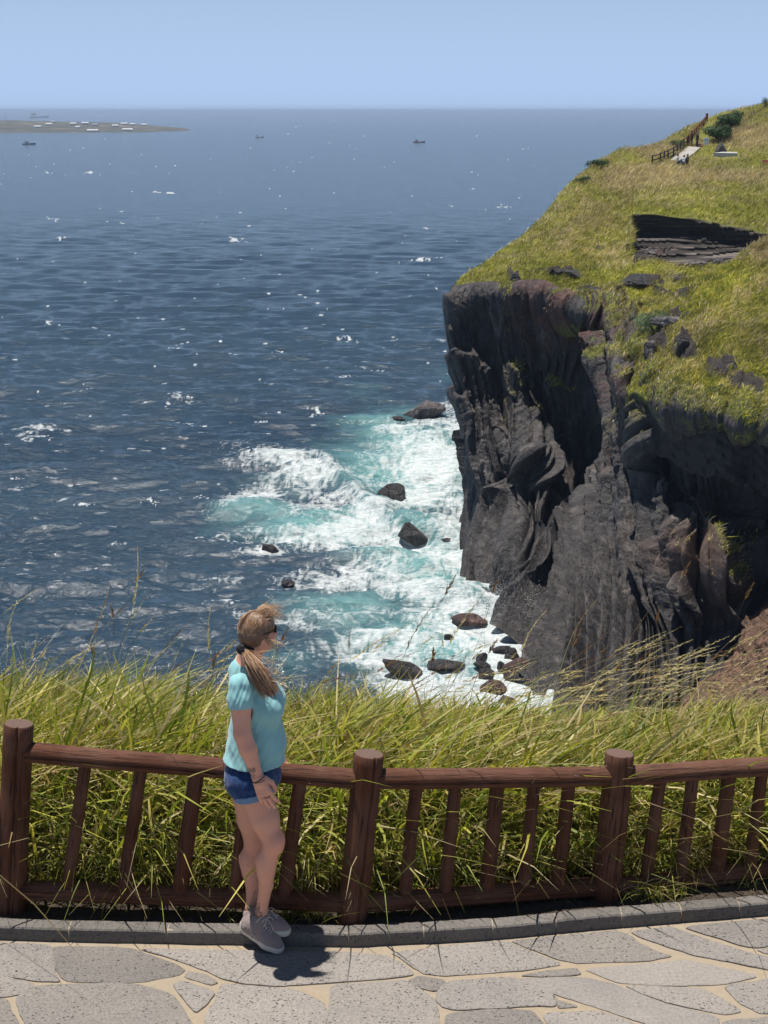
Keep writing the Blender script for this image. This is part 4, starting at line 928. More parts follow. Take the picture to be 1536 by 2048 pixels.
# ================================================================== PERSON
import openvdb as vdb
class SDF:
    def __init__(s, lo, hi, h):
        s.lo = np.array(lo, float); s.h = h; s.n = np.ceil((np.array(hi) - s.lo) / h).astype(int) + 1
        s.A = np.full(tuple(s.n), 0.2, np.float32)
    def _box(s, lo, hi):
        a = np.clip(np.floor((lo - s.lo) / s.h).astype(int), 0, s.n); b = np.clip(np.ceil((hi - s.lo) / s.h).astype(int) + 1, 0, s.n)
        sl = tuple(slice(x, y) for x, y in zip(a, b))
        g = np.meshgrid(*[s.lo[i] + s.h * np.arange(a[i], b[i]) for i in range(3)], indexing='ij')
        return sl, np.stack(g, -1)
    def put(s, sl, d, k):
        a = s.A[sl]
        if k > 0:
            hh = np.clip(0.5 + 0.5 * (a - d) / k, 0, 1); s.A[sl] = a * (1 - hh) + d * hh - k * hh * (1 - hh)
        else: s.A[sl] = np.minimum(a, d)
    def cone(s, a, b, ra, rb, k=0.015, sub=False, sq=1.0):
        a, b = np.array(a, float), np.array(b, float); m = max(ra, rb) + k + 0.012
        sl, P = s._box(np.minimum(a, b) - m, np.maximum(a, b) + m)
        if 0 in P.shape: return s
        ab = b - a; t = np.clip(((P - a) @ ab) / (ab @ ab + 1e-12), 0, 1); q = P - a - t[..., None] * ab
        if sq != 1.0: q = q * np.array([1, sq, 1])
        d = np.linalg.norm(q, axis=-1) - (ra + (rb - ra) * t)
        if sub:
            s.A[sl] = np.maximum(s.A[sl], -d)
        else: s.put(sl, d, k)
        return s
    def path(s, pts, rad, k=0.015, sq=1.0):
        for i in range(len(pts) - 1): s.cone(pts[i], pts[i + 1], rad[i], rad[i + 1], k, sq=sq)
        return s
    def ell(s, c, r, k=0.02, M=None, sub=False):
        c = np.array(c, float); r = np.array(r, float) * (.825 if M is not None else 1.0); m = r.max() + k + 0.015
        sl, P = s._box(c - m, c + m)
        if 0 in P.shape: return s
        q = P - c
        if M is not None: q = q @ np.array(M)            # columns of M: local axes in world
        k0 = np.linalg.norm(q / r, axis=-1); k1 = np.linalg.norm(q / r ** 2, axis=-1) + 1e-9
        d = k0 * (k0 - 1) / k1
        if sub:
            hh = np.clip(0.5 - 0.5 * (s.A[sl] + d) / k, 0, 1); a = s.A[sl]; s.A[sl] = a * (1 - hh) + (-d) * hh + k * hh * (1 - hh)
        else: s.put(sl, d, k)
        return s
    def cut(s, p, n, lo=None, hi=None):
        """remove what lies on the side of plane p that n points to (inside box lo..hi)"""
        sl, P = s._box(np.array(lo) if lo is not None else s.lo, np.array(hi) if hi is not None else s.lo + s.h * s.n)
        n = np.array(n, float); n /= np.linalg.norm(n); d = (P - np.array(p)) @ n
        s.A[sl] = np.maximum(s.A[sl], d); return s
    def field(s, f):
        sl, P = s._box(s.lo, s.lo + s.h * s.n); s.A[sl] += f(P).astype(np.float32); return s
    def hollow(s, th): s.A = np.maximum(s.A, -(s.A + th)); return s
    def mesh(s):
        g = vdb.FloatGrid(); g.copyFromArray(s.A); p, q = g.convertToQuads(isovalue=0.0)
        return p * s.h + s.lo, q.astype(np.int32)[:, ::-1] if FLIP else q.astype(np.int32)
FLIP = False
def J(px, py, y): return at_y(px, py, y)
def skin_mat():
    t = NT("skin"); P = t.coord("Object"); n = t.noise(P, 18, 4, .6); n2 = t.noise(P, 160, 3, .6)
    base = t.mix(n, (0.72, 0.35, 0.24), (0.78, 0.41, 0.295)); base = t.mix(t.attr("blush"), base, (0.62, 0.22, 0.17))
    base = t.mix(t.attr("ink"), base, (0.09, 0.07, 0.08))
    return t.done(t.prin(base, 0.52, t.bump(n2, 0.15, 0.001), Subsurface_Weight=0.12, Subsurface_Radius=(0.02, 0.008, 0.004), Subsurface_Scale=0.5, Specular_IOR_Level=0.35))
def cloth_mat(name, c1, c2, scale=900, streak=None):
    t = NT(name); P = t.coord("Object"); n = t.noise(P, scale, 2, .6); n2 = t.noise(P, 9, 4, .6)
    base = t.mix(n, c1, c2); base = t.mix(1.0, base, t.ramp(n2, [(0.3, 0.9), (0.7, 1.1)]), 'MULTIPLY')
    if streak: base = t.mix(t.ramp(t.noise(P, 14, 5, .7), [(0.5, 0.0), (0.72, 0.6)]), base, streak)
    nm = t.bump(t.math('ADD', t.math('MULTIPLY', n, 0.25), t.noise(P, 14, 3)), 0.14, 0.006)
    return t.done(t.prin(base, 0.9, nm, Specular_IOR_Level=0.15, Sheen_Weight=0.25))
def tube(pts, rad, n=8, closed=False):
    P = np.array(pts, float); m = len(P); T = np.gradient(P, axis=0) if not closed else np.roll(P, -1, 0) - np.roll(P, 1, 0)
    T /= np.linalg.norm(T, axis=1)[:, None] + 1e-12
    ref = np.array([0.13, 0.21, 0.97]); e1 = np.cross(T, ref); e1 /= np.linalg.norm(e1, axis=1)[:, None] + 1e-9; e2 = np.cross(T, e1)
    a = np.linspace(0, 2 * np.pi, n, endpoint=False); r = np.broadcast_to(np.asarray(rad, float), (m,))[:, None, None]
    V = P[:, None] + r * (np.cos(a)[None, :, None] * e1[:, None] + np.sin(a)[None, :, None] * e2[:, None])
    V = V.reshape(-1, 3); I = np.arange(m if closed else m - 1)[:, None]; I2 = (I + 1) % m; K = np.arange(n)[None]; K2 = (K + 1) % n
    F = np.stack([I * n + K, I * n + K2, I2 * n + K2, I2 * n + K], -1).reshape(-1, 4)
    return V, F
def ring(c, axis, r, th, n=28, sq=1.0):
    axis = np.array(axis, float); axis /= np.linalg.norm(axis); e1 = np.cross(axis, [0, 1, 0.2]); e1 /= np.linalg.norm(e1); e2 = np.cross(axis, e1)
    a = np.linspace(0, 2 * np.pi, n, endpoint=False)[:, None]
    return tube(np.array(c) + r * (np.cos(a) * e1 + sq * np.sin(a) * e2), th, 6, True)
def join(L):
    V, F, o = [], [], 0
    for v, f in L: V.append(v); F.append(f + o); o += len(v)
    return np.concatenate(V), np.concatenate(F)

def build_person():
    Y = 6.12; sc = 1.0
    root = empty("person", tuple(at_z(515, 1872, 0.0)), "woman in turquoise t-shirt and denim shorts standing at the log fence facing the sea", "person")
    fd = np.array([math.cos(R(27)), math.sin(R(27)), 0.0]); sd = np.array([-fd[1], fd[0], 0]); up = np.array([0, 0, 1.0])
    HC = J(515, 1263, Y)
    M = np.stack([fd, sd, up], 1)
    def H(f, s, u): return HC + (fd * f + sd * s + up * u) * .825
    # ---- skeleton
    nb, nt_ = J(489, 1338, Y), J(503, 1298, Y)
    shR, elR, wrR = J(479, 1370, 5.965), J(485, 1468, 5.925), J(515, 1553, 5.915)
    shL, elL, wrL = J(497, 1374, 6.28), J(540, 1468, 6.36), J(566, 1532, 6.33)
    hipR, knR, anR = J(511, 1588, 6.045), J(546, 1684, 6.00), J(523, 1822, 6.06)
    hipL, knL, anL = J(498, 1588, 6.19), J(508, 1684, 6.21), J(503, 1815, 6.18)
    chest, waist, hip = J(508, 1400, Y), J(512, 1468, Y), J(504, 1553, Y)
    B = SDF((-0.80, 5.74, 0.0), (-0.28, 6.52, 1.66), 0.003)
    # torso (under the clothes)
    B.ell(chest, (.085, .135, .13), .03).ell(waist, (.088, .12, .10), .05).ell(hip, (.095, .145, .10), .05)
    B.cone(nb, nt_, .050, .046, .03).cone(shR, shL, .038, .038, .02).cone(nb + [0, 0, -.04], chest, .07, .08, .03)
    # head
    B.ell(H(-.008, 0, .018), (.086, .071, .087), .01, M)
    B.ell(H(.028, 0, -.035), (.060, .056, .068), .03, M)
    B.ell(H(.052, 0, -.083), (.026, .028, .022), .025, M)                       # chin
    B.cone(H(.070, 0, -.002), H(.098, 0, -.026), .009, .012, .014)              # nose
    B.cone(H(.080, -.010, -.030), H(.080, .010, -.030), .008, .008, .010)
    for q in (-1, 1):
        B.ell(H(.080, q * .031, .012), (.012, .017, .010), .010, M, sub=True)   # eye sockets
        B.cone(H(.083, q * .014, .026), H(.072, q * .045, .024), .008, .006, .012)
        B.ell(H(.056, q * .040, -.028), (.022, .020, .020), .02, M)             # cheeks
        B.ell(H(-.006, q * .074, -.010), (.018, .007, .028), .006, M).ell(H(-.002, q * .082, -.006), (.009, .005, .016), .004, M, sub=True)
    B.ell(H(.082, 0, -.056), (.010, .020, .005), .005, M).ell(H(.081, 0, -.066), (.010, .017, .006), .005, M)
    B.cone(H(-.01, 0, -.05), nt_, .05, .048, .03)
    # right arm
    def arm(sh, el, wr, k=.012):
        m1 = sh * .55 + el * .45; m2 = el * .65 + wr * .35
        B.path([sh, m1, el], [.039, .042, .037], k); B.path([el, m2, wr], [.037, .038, .0235], k, )
    arm(shR, elR, wrR); arm(shL, elL, wrL)
    # legs
    def leg(hp, kn, an, back):
        m1 = hp * .5 + kn * .5; back = np.array(back, float)
        B.path([hp, m1, kn], [.077, .064, .044], .02)
        B.cone(kn + [.010, -.002, .012], kn + [.008, 0, -.02], .043, .040, .02)
        c1 = kn * .70 + an * .30 - back * .012; c2 = kn * .38 + an * .62
        B.path([kn, c1, c2, an], [.041, .041, .031, .0255], .015)
        B.cone(c1 - back * .012 + [0, 0, .02], c1 - back * .008 - [0, 0, .05], .036, .030, .03)
        B.cone(an, an - [0, 0, .05], .029, .030, .01); B.ell(an + np.array([0, -.024, -.004]), (.012, .010, .014), .01)
    leg(hipR, knR, anR, (1, 0, 0)); leg(hipL, knL, anL, (1, 0, 0))
    # right hand hanging along the thigh, back of the hand towards us
    hd = (J(531, 1592, 5.905) - wrR); hd /= np.linalg.norm(hd); hn = np.array([-.12, -.99, 0.05]); hn -= hd * (hn @ hd); hn /= np.linalg.norm(hn); hs = np.cross(hd, hn)   # across the palm
    if hs[0] < 0: hs = -hs
    def Hn(l, s, n=0.0): return wrR + hd * l + hs * s + hn * n
    B.path([wrR, Hn(.03, .0)], [.0235, .024], .012)
    for s_ in (-.024, -.008, .008, .024): B.cone(Hn(.022, s_ * .75), Hn(.080, s_), .0125, .0115, .008)
    FN = []
    for i, (s_, L, sp, cu) in enumerate([(.026, .066, .24, .018), (.009, .074, .06, .010), (-.009, .069, -.08, .014), (-.025, .054, -.22, .024)]):
        a = Hn(.080, s_); d1 = hd + hs * sp * .6; d1 /= np.linalg.norm(d1)
        b = a + d1 * L * .42 + hn * (.002 - cu * .3); c = b + d1 * L * .33 - hn * cu * .6; d = c + d1 * L * .25 - hn * cu
        B.path([a, b, c, d], [.0100, .0090, .0082, .0070], .0025); FN.append((a, b, c, d))
    B.path([Hn(.022, .022, -.012), Hn(.050, .040, -.022), Hn(.074, .043, -.026), Hn(.094, .040, -.026)], [.014, .0118, .0100, .0078], .006)
    # left hand resting on the rail
    pr = wrL + np.array([.055, -.03, -.012]); B.cone(wrL, pr, .022, .019, .01)
    for i in range(4):
        a = pr + np.array([.004 * i, .024 - .017 * i, .002]); b = a + [.035, -.012, .004]; c = b + [.018, -.018, -.012]; d = c + [.006, -.008, -.020]
        B.path([a, b, c, d], [.0098, .009, .0082, .007], .003)
    B.path([wrL + [.02, -.02, 0], wrL + [.035, -.055, -.01], wrL + [.052, -.075, -.022]], [.013, .011, .008], .005)
    V, F = B.mesh()
    def near(p, r): return np.exp(-(np.linalg.norm(V - np.array(p), axis=1) / r) ** 2)
    px, py = to_px(V)
    blush = 0.5 * near(knR, .05) + .4 * near(knL, .05) + .35 * near(elR + [-.02, 0, 0], .04) + .3 * near(H(.06, -.04, -.02), .03) + .5 * near(H(.09, 0, -.06), .016)
    for f in FN: blush += .3 * near(f[3], .012)
    ink = np.zeros(len(V)); r = np.random.RandomState(4)
    for (cx, cy, rr, yy) in [(504, 1546, 7, 5.97), (511, 1826, 9, 6.06), (515, 1815, 6, 6.06), (519, 1833, 6, 6.06)]:
        m = (np.abs(px - cx) < rr) & (np.abs(py - cy) < rr * 1.5) & (V[:, 1] < yy)
        ink[m] = np.maximum(ink[m], .75 * sstep(.25, .7, ridge((V[m, 0]) / .012, V[m, 1] / .012, V[m, 2] / .014, 1)))
    mesh("body", V, F, skin_mat(), root, attrs=dict(blush=np.clip(blush, 0, .6), ink=ink))
    nail = simple("finger_nail", (.72, .55, .50), .3, .05)
    L = [];
    for (a, b, c, d) in FN:
        dd = d - c; dd /= np.linalg.norm(dd); n_ = hn - dd * (hn @ dd); n_ /= np.linalg.norm(n_); s_ = np.cross(dd, n_); o = d + n_ * .0052 + dd * .001
        g = np.array([[o + dd * (u * .0062) + s_ * (v * .0044) + n_ * (.0016 * (1 - v * v)) for v in np.linspace(-1, 1, 6)] for u in np.linspace(-1, 1, 6)])
        L.append((g.reshape(-1, 3), gridfaces(6, 6)))
    v, f = join(L); mesh("nails", v, f, nail, root)
    # ---- t-shirt
    S = SDF((-0.84, 5.74, 0.60), (-0.28, 6.46, 1.50), 0.0035)
    S.ell(chest + [0.002, 0, .0], (.108, .152, .135), .02).ell(J(509, 1355, Y), (.078, .125, .055), .05)
    S.cone(nb + [-.004, 0, -.012], chest, .066, .09, .03)
    for q in (-1, 1): S.ell(J(545, 1408, Y) + np.array([-.002, q * .064, 0]), (.055, .060, .060), .045)
    S.ell(J(513, 1462, Y), (.118, .142, .10), .06).ell(J(516, 1492, Y), (.122, .148, .08), .05)
    hb = J(508, 1535, Y); S.ell(hb, (.138, .162, .07), .05); S.cone(J(510, 1470, Y), hb, .10, .135, .04, sq=.85); S.cone(hb, hb + [0, 0, -.06], .137, .142, .03, sq=.86)
    T0 = S.A.copy()
    for sh, el in ((shR, elR), (shL, elL)):
        d = (el - sh); S.path([sh + [0.002, 0, .002], sh + d * .28, sh + d * .62], [.0495, .052, .0535], .020)
    def wr(P):
        x, y, z = P[..., 0], P[..., 1], P[..., 2]
        a = .0046 * pn((x + .75 * z) * 22, y * 9, z * 3) + .0022 * pn((x - .5 * z) * 46, y * 16, z * 8)
        sh_ = np.exp(-((x - shR[0]) ** 2 + (z - shR[2] + .04) ** 2) / .009)
        a = a + .006 * sh_ * pn((x - 0.4 * z) * 60, y * 10, z * 8)
        hm = np.exp(-((z - hb[2]) / .06) ** 2); a = a + .008 * hm * pn(np.arctan2(y - Y, x - hb[0]) * 3.1, 0.5, z * 5)
        return a
    S.field(wr)
    for sh, el in ((shR, elR), (shL, elL)):
        d = (el - sh); d = d / np.linalg.norm(d); c = sh + (el - sh) * .50
        S.cut(c, d + np.array([0.05, 0, 0]), c + [-.10, -.10, -.18], c + [.088 if sh is shR else .05, .07, .10]) if False else None
    S.hollow(.0055)
    hm = J(508, 1541, 5.985)
    S.cut(hm, (-.03, 0, -1))
    for sh, el in ((shR, elR), (shL, elL)):
        d = (el - sh); dn = d / np.linalg.norm(d); c = sh + d * .47
        # sleeve end: cut only the sleeve tube
        lo, hi = (c + [-.085, -.075, -.17], c + [.085, .055, .02]) if sh is shR else (c + [-.085, -.055, -.17], c + [.085, .075, .02])
        sl, P = S._box(np.array(lo), np.array(hi)); t_ = (P - sh) @ dn; q = P - sh - t_[..., None] * dn; rr = np.linalg.norm(q, axis=-1)
        own = (rr < .075) & (T0[sl] > .0005)
        side = (P[..., 1] < chest[1] - .07) if sh is shR else (P[..., 1] > chest[1] + .07)
        A = S.A[sl]; L0 = np.linalg.norm(d) * .47
        A[own & side & (t_ > L0)] = np.maximum(A[own & side & (t_ > L0)], .004 + 0 * t_[own & side & (t_ > L0)])
        A2 = np.where(own & side, np.maximum(A, t_ - L0), A); S.A[sl] = A2
    # neck opening
    S.cone(nb + [0.03, 0, .085], nb + [.012, 0, .012], .062, .050, 0, sub=True)
    v, f = S.mesh(); shirt_m = cloth_mat("turquoise_jersey", (0.235, 0.50, 0.515), (0.33, 0.60, 0.61))
    mesh("t_shirt", v, f, shirt_m, root)
    # ---- denim shorts
    D = SDF((-0.84, 5.86, 0.50), (-0.30, 6.40, 0.92), 0.0035)
    D.ell(J(503, 1540, Y), (.118, .158, .09), .02).ell(J(483, 1566, 6.05), (.072, .078, .070), .03).ell(J(480, 1566, 6.20), (.070, .075, .070), .03)
    D.ell(J(512, 1552, Y), (.112, .15, .08), .03)
    D.path([J(506, 1562, 6.045), J(517, 1625, 6.035)], [.093, .091], .02).path([J(502, 1562, 6.20), J(508, 1625, 6.20)], [.088, .081], .02)
    D.field(lambda P: .0025 * pn(P[..., 0] * 30, P[..., 1] * 30, P[..., 2] * 16) + .002 * pn(P[..., 0] * 70 + P[..., 2] * 30, P[..., 1] * 60, P[..., 2] * 60))
    D.hollow(.006); D.cut(J(503, 1516, Y), (0, 0, 1))
    dR = J(517, 1625, 6.035) - J(506, 1562, 6.045); hemc = J(514, 1600, 5.965); nrm = np.array([.28, 0, -1.0])
    D.cut(hemc, nrm)
    v, f = D.mesh(); den = cloth_mat("blue_denim", (0.010, 0.034, 0.115), (0.018, 0.052, 0.16), 700, (.06, .13, .28))
    mesh("denim_shorts", v, f, den, root)
    # turned-up cuffs
    L = []
    for c0, rx in ((J(506, 1562, 6.045), .0915), (J(502, 1562, 6.20), .082)):
        Cf = SDF((-0.84, 5.86, 0.50), (-0.30, 6.40, 0.80), 0.0035)
        b0 = J(517, 1625, 6.035) if rx > .09 else J(508, 1625, 6.20)
        Cf.path([c0, b0], [rx + .0055, rx - .0005 + .004], 0); Cf.field(lambda P: .0012 * pn(P[..., 0] * 60, P[..., 1] * 60, P[..., 2] * 30)); Cf.hollow(.008)
        n1 = nrm / np.linalg.norm(nrm); Cf.cut(hemc + n1 * .003, n1); Cf.cut(hemc - n1 * .026, -n1); L.append(Cf.mesh())
    for v, f in L: mesh("shorts_cuff", v, f, cloth_mat("pale_denim", (.13, .22, .36), (.20, .30, .45), 700), root)
    # seam stitching and back pocket
    pm = simple("denim_stitch", (.20, .26, .36), .9, .1)
    L = []
    def onshort(px, py):     # nearest surface of the shorts under this pixel
        d = ray(px, py); o = np.array([0, 0, CAM_Z]); t = 5.5
        for _ in range(400):
            p = o + d * t; i = np.round((p - D.lo) / D.h).astype(int)
            if np.all(i >= 0) and np.all(i < D.n) and D.A[tuple(i)] < .0015: return p - d * .0015
            t += .002
        return None
    for path in [[(452, 1540), (450, 1556), (454, 1574), (466, 1594)], [(462, 1541), (476, 1545), (485, 1549)], [(536, 1538), (541, 1552), (548, 1566)]]:
        pts = [onshort(a, b) for a, b in path]; pts = [p for p in pts if p is not None]
        if len(pts) > 2 or (len(pts) == 2): C = catmull(np.array(pts), np.linspace(0, len(pts) - 1, 16)); L.append(tube(C, .0012, 5))
    if L: v, f = join(L); mesh("stitching", v, f, pm, root)
    # ---- shoes
    shoe_m = cloth_mat("grey_knit", (.25, .195, .185), (.32, .26, .245), 1200); sole_m = simple("pale_sole", (.62, .57, .50), .6, .08, 40); dk = simple("dark_sole", (.06, .06, .065), .6); lace_m = simple("lace_cord", (.62, .56, .52), .8); pink = simple("pink_sock", (.75, .22, .26), .9)
    def shoe(A, Bp, ankle, name, logo):
        A, Bp = np.array(A), np.array(Bp); L_ = np.linalg.norm(Bp - A); f_ = (Bp - A) / L_; s_ = np.cross(np.array([0, 0, 1.0]), f_); s_ /= np.linalg.norm(s_); u_ = np.cross(f_, s_)
        P_ = lambda l, s, u: A + f_ * l * L_ + s_ * s + u_ * u
        q = [A, Bp, ankle]; lo = np.min(q, 0) - .08; hi = np.max(q, 0) + .08
        rt = empty_child(name, root)
        U = SDF(lo, hi, .0025); top = ankle + np.array([0, 0, -.034])
        U.path([P_(.13, 0, .040), P_(.40, 0, .042), P_(.72, 0, .036), P_(.88, 0, .032)], [.036, .037, .038, .030], .02)
        U.path([P_(.12, 0, .035), P_(.16, 0, .058)], [.034, .032], .02).cone(P_(.22, 0, .05), top, .040, .040, .03).cone(P_(.55, 0, .04), P_(.30, 0, .066), .034, .036, .03)
        U.path([P_(.06, 0, .06), P_(.02, 0, .092)], [.020, .011], .015)
        U.field(lambda P: .0012 * pn(P[..., 0] * 90, P[..., 1] * 90, P[..., 2] * 90)); U.cut(P_(0, 0, .020), -u_)
        U.cone(ankle + [0, 0, .05], ankle + [0, 0, -.030], .034, .031, 0, sub=True)
        v, f = U.mesh(); mesh("shoe_upper", v, f, shoe_m, rt)
        S_ = SDF(lo, hi, .0025)
        S_.path([P_(.14, 0, .02), P_(.38, 0, .022), P_(.70, 0, .024), P_(.90, 0, .022)], [.041, .036, .044, .034], .02)
        S_.cone(P_(.03, 0, .035), P_(.10, 0, .03), .022, .03, .02)
        S_.cut(P_(0, 0, .034), u_); S_.cut(P_(0, 0, .004), -u_)
        v, f = S_.mesh(); mesh("midsole", v, f, sole_m, rt)
        O = SDF(lo, hi, .0025); O.path([P_(.14, 0, .01), P_(.38, 0, .01), P_(.70, 0, .01), P_(.90, 0, .012)], [.039, .033, .042, .033], .02); O.cut(P_(0, 0, .0045), u_); O.cut(P_(0, 0, -.001), -u_)
        v, f = O.mesh(); mesh("outsole", v, f, dk, rt)
        # laces
        def surf(l, s):
            p = P_(l, s, .12)
            for _ in range(90):
                i = np.round((p - U.lo) / U.h).astype(int)
                if np.all(i >= 0) and np.all(i < U.n) and U.A[tuple(i)] < .002: return p + u_ * .002
                p = p - u_ * .0015
            return P_(l, s, .07)
        Lc = []
        for a in np.linspace(.46, .70, 5):
            for sg in (-1, 1):
                pts = [surf(a + .03 * (k + 1) * .5 * sg * .9, k * .020) for k in np.linspace(-1, 1, 6)]; Lc.append(tube(pts, .0018, 5))
        c = surf(.44, 0)
        for dx, dy in ((.03, -.034), (-.01, -.040), (.055, -.018), (.03, .03)):
            Lc.append(tube([c, c + f_ * dx * .6 + s_ * dy * .5 + u_ * .010, c + f_ * dx * 1.3 + s_ * dy * 1.1 - u_ * .012], .0018, 5))
        v, f = join(Lc); mesh("laces", v, f, lace_m, rt)
        if logo:                                                   # the white S on the side
            sp = []
            for (l, u) in [(.46, .047), (.40, .050), (.36, .046), (.38, .040), (.43, .037), (.45, .032), (.42, .027), (.36, .028)]:
                p = P_(l, -.08, u)
                for _ in range(80):
                    i = np.round((p - U.lo) / U.h).astype(int)
                    if np.all(i >= 0) and np.all(i < U.n) and U.A[tuple(i)] < .002: break
                    p = p + s_ * .001
                sp.append(p - s_ * .001)
            v, f = tube(catmull(np.array(sp), np.linspace(0, 7, 24)), .0020, 6); mesh("shoe_logo", v, f, sole_m, rt)
        v, f = ring(ankle + [0, 0, -.020], (0, 0, 1), .0305, .006, 24); mesh("sock_rim", v, f, pink, rt)
    shoe(at_z(486, 1856, .060), at_z(559, 1906, .0), anR, "shoe", True)
    shoe(at_z(500, 1851, .060), at_z(575, 1871, .060), anL, "shoe", False)
    # ---- jewellery
    gold = simple("rose_gold", (.75, .42, .30), .3); gold.node_tree.nodes["Principled BSDF"].inputs["Metallic"].default_value = .8; blk = simple("dark_cord", (.03, .03, .05), .5)
    ax = wrR - elR
    v, f = ring(wrR - hd * .004, ax, .0275, .0016); mesh("bracelet", v, f, gold, root)
    v, f = join([ring(wrR + hd * .012, ax + [0.04, 0, .02], .0285, .0018), ring(wrR + hd * .018, ax + [-.02, 0, .03], .0285, .0016)]); mesh("bracelet", v, f, blk, root)
    for i in (1, 2):
        a, b, c, d = FN[i]; v, f = ring(a * .35 + b * .65, b - a, .0105, .0017, 18); mesh("finger_ring", v, f, blk if i == 1 else gold, root)
    # ---- sunglasses
    gl = simple("black_acetate", (.012, .012, .014), .15); gr = empty_child("sunglasses", root)
    for q in (-1, 1):
        n_ = 20; a = np.linspace(0, 2 * np.pi, n_, endpoint=False); pts = [H(.096 - .010 * abs(math.cos(x)) - .004, q * .033 + .027 * math.cos(x), .010 + .021 * math.sin(x)) for x in a]
        V_ = np.array(pts + [H(.094, q * .033, .010)]); F_ = np.array([(k, (k + 1) % n_, n_) for k in range(n_)]); mesh("lens", V_, F_, gl, gr)
        v, f = tube(pts, .002, 6, True); mesh("rim", v, f, gl, gr)
        v, f = tube([H(.084, q * .060, .016), H(.05, q * .077, .014), H(.0, q * .083, .010), H(-.02, q * .083, -.004)], .0024, 6); mesh("temple", v, f, gl, gr)
    # ---- hair
    build_hair(root, H, M, fd, sd, HC)
def empty_child(name, parent):
    o = bpy.data.objects.new(name, None); col.objects.link(o); o.parent = parent; return o
def build_hair(root, H, M, fd, sd, HC):
    r = np.random.RandomState(12)
    t = NT("fair_hair"); c = t.attr("tone", "Color"); hm = t.done(t.prin(c, 0.42, Specular_IOR_Level=0.6, Sheen_Weight=.2))
    tie = J(492, 1299, 6.075)
    S = SDF(HC - [.16, .16, .16], HC + [.16, .16, .16], .003)
    S.ell(H(-.006, 0, .020), (.086, .077, .090), .01, M).cone(H(-.052, 0, -.01), tie, .045, .017, .03).ell(H(.030, 0, .042), (.058, .068, .048), .03, M)
    S.ell(H(-.03, -.035, -.01), (.060, .050, .058), .02, M).ell(H(-.03, .035, -.01), (.060, .050, .058), .02, M)
    S.ell(H(.100, 0, -.040), (.066, .11, .078), .012, M, sub=True)
    S.field(lambda P: .0022 * pn(P[..., 0] * 60, P[..., 1] * 60, P[..., 2] * 25))
    v, f = S.mesh(); n = fbm(v[:, 0] * 90, v[:, 1] * 90, v[:, 2] * 25, 3)
    cl = np.array([.15, .078, .042]) + np.clip(n, -1, 1)[:, None] * np.array([.13, .075, .04])
    mesh("hair", v, f, hm, root, attrs=dict(tone=np.clip(cl, .03, 1)))
    V, F, C, o = [], [], [], 0
    pal = np.array([[.33, .175, .090], [.56, .34, .18], [.18, .092, .048], [.74, .52, .32], [.11, .058, .033], [.42, .225, .115]])
    def strand(pts, w0, w1, colr, nseg=10):
        nonlocal o
        P = catmull(np.array(pts), np.linspace(0, len(pts) - 1, nseg)); vv, ff = tube(P, np.linspace(w0, w1, nseg), 4)
        V.append(vv); F.append(ff + o); o += len(vv); C.append(np.repeat(colr[None] * np.linspace(.8, 1.15, nseg)[:, None], 4, 0))
    def onskull(th, ph, e=1.0):   # th around, ph elevation
        return H(-.012 + .089 * e * math.cos(th) * math.cos(ph), .079 * e * math.sin(th) * math.cos(ph), .020 + .091 * e * math.sin(ph))
    for i in range(1000):
        th = r.uniform(-2.6, 2.6) if i % 3 else r.uniform(-2.4, -.5); ph = r.uniform(.15, 1.45); a = onskull(th, ph, r.uniform(.99, 1.04))
        if abs(th) < .75 and ph < .5: ph = .55; a = onskull(th, ph, 1.02)
        tt = tie + r.normal(size=3) * .007
        mid = []; bad = False
        for k in (.2, .4, .6, .8):
            p = a * (1 - k) + tt * k; d = (p - H(-.016, 0, .02)); loc = np.array([d @ fd, d @ sd, d[2]]); sca = math.sqrt(((loc / (np.array([.091, .080, .093]) * .825)) ** 2).sum())
            tgt = max(1.0, 1.0 + .02 * r.rand()) if k < .5 else 1.0
            if loc[0] > .030 and loc[2] < .022: bad = True
            loc = loc / max(sca, .3) * (tgt - (0.18 * (k - .6) if k > .6 else 0)); mid.append(H(-.016, 0, .02) + fd * loc[0] + sd * loc[1] + np.array([0, 0, loc[2]]))
        if bad: continue
        strand([a] + mid + [tt], .0011, .0009, pal[r.choice(6, p=[.3, .2, .2, .08, .08, .14])] * r.uniform(.8, 1.1), 14)
    for i in range(130):       # loose wisps blown forward from the crown and the brow
        th = r.uniform(-1.2, 1.2); ph = r.uniform(.45, 1.5); a = onskull(th, ph, 1.0); L = r.uniform(.03, .085)
        d = fd * 1.0 + np.array([0, 0, r.uniform(-.15, .45)]) + sd * r.normal() * .3
        strand([a, a + d * L * .4 + np.array([0, 0, .012]), a + d * L * .8 + np.array([0, 0, .006 * r.normal()]), a + d * L * 1.2 + np.array([0, 0, -.02 + .012 * r.normal()])], .0011, .0004, pal[r.choice([1, 3, 0])])
    for i in range(30):        # wisps at the nape and by the cheek
        a = H(.02, -.07, -.02 - .03 * r.rand()); b = a + np.array([r.uniform(.02, .09), -.01, r.uniform(-.06, .0)]); strand([a, (a + b) / 2 + [0, 0, .008], b], .0009, .0004, pal[r.choice([1, 3])])
    mesh("hair_strands", np.concatenate(V), np.concatenate(F), hm, root, attrs=dict(tone=np.concatenate(C)))
    V, F, C, o = [], [], [], 0
    ax = [tie, J(498, 1314, 6.02), J(512, 1336, 5.965), J(527, 1362, 5.955), J(541, 1384, 5.96)]
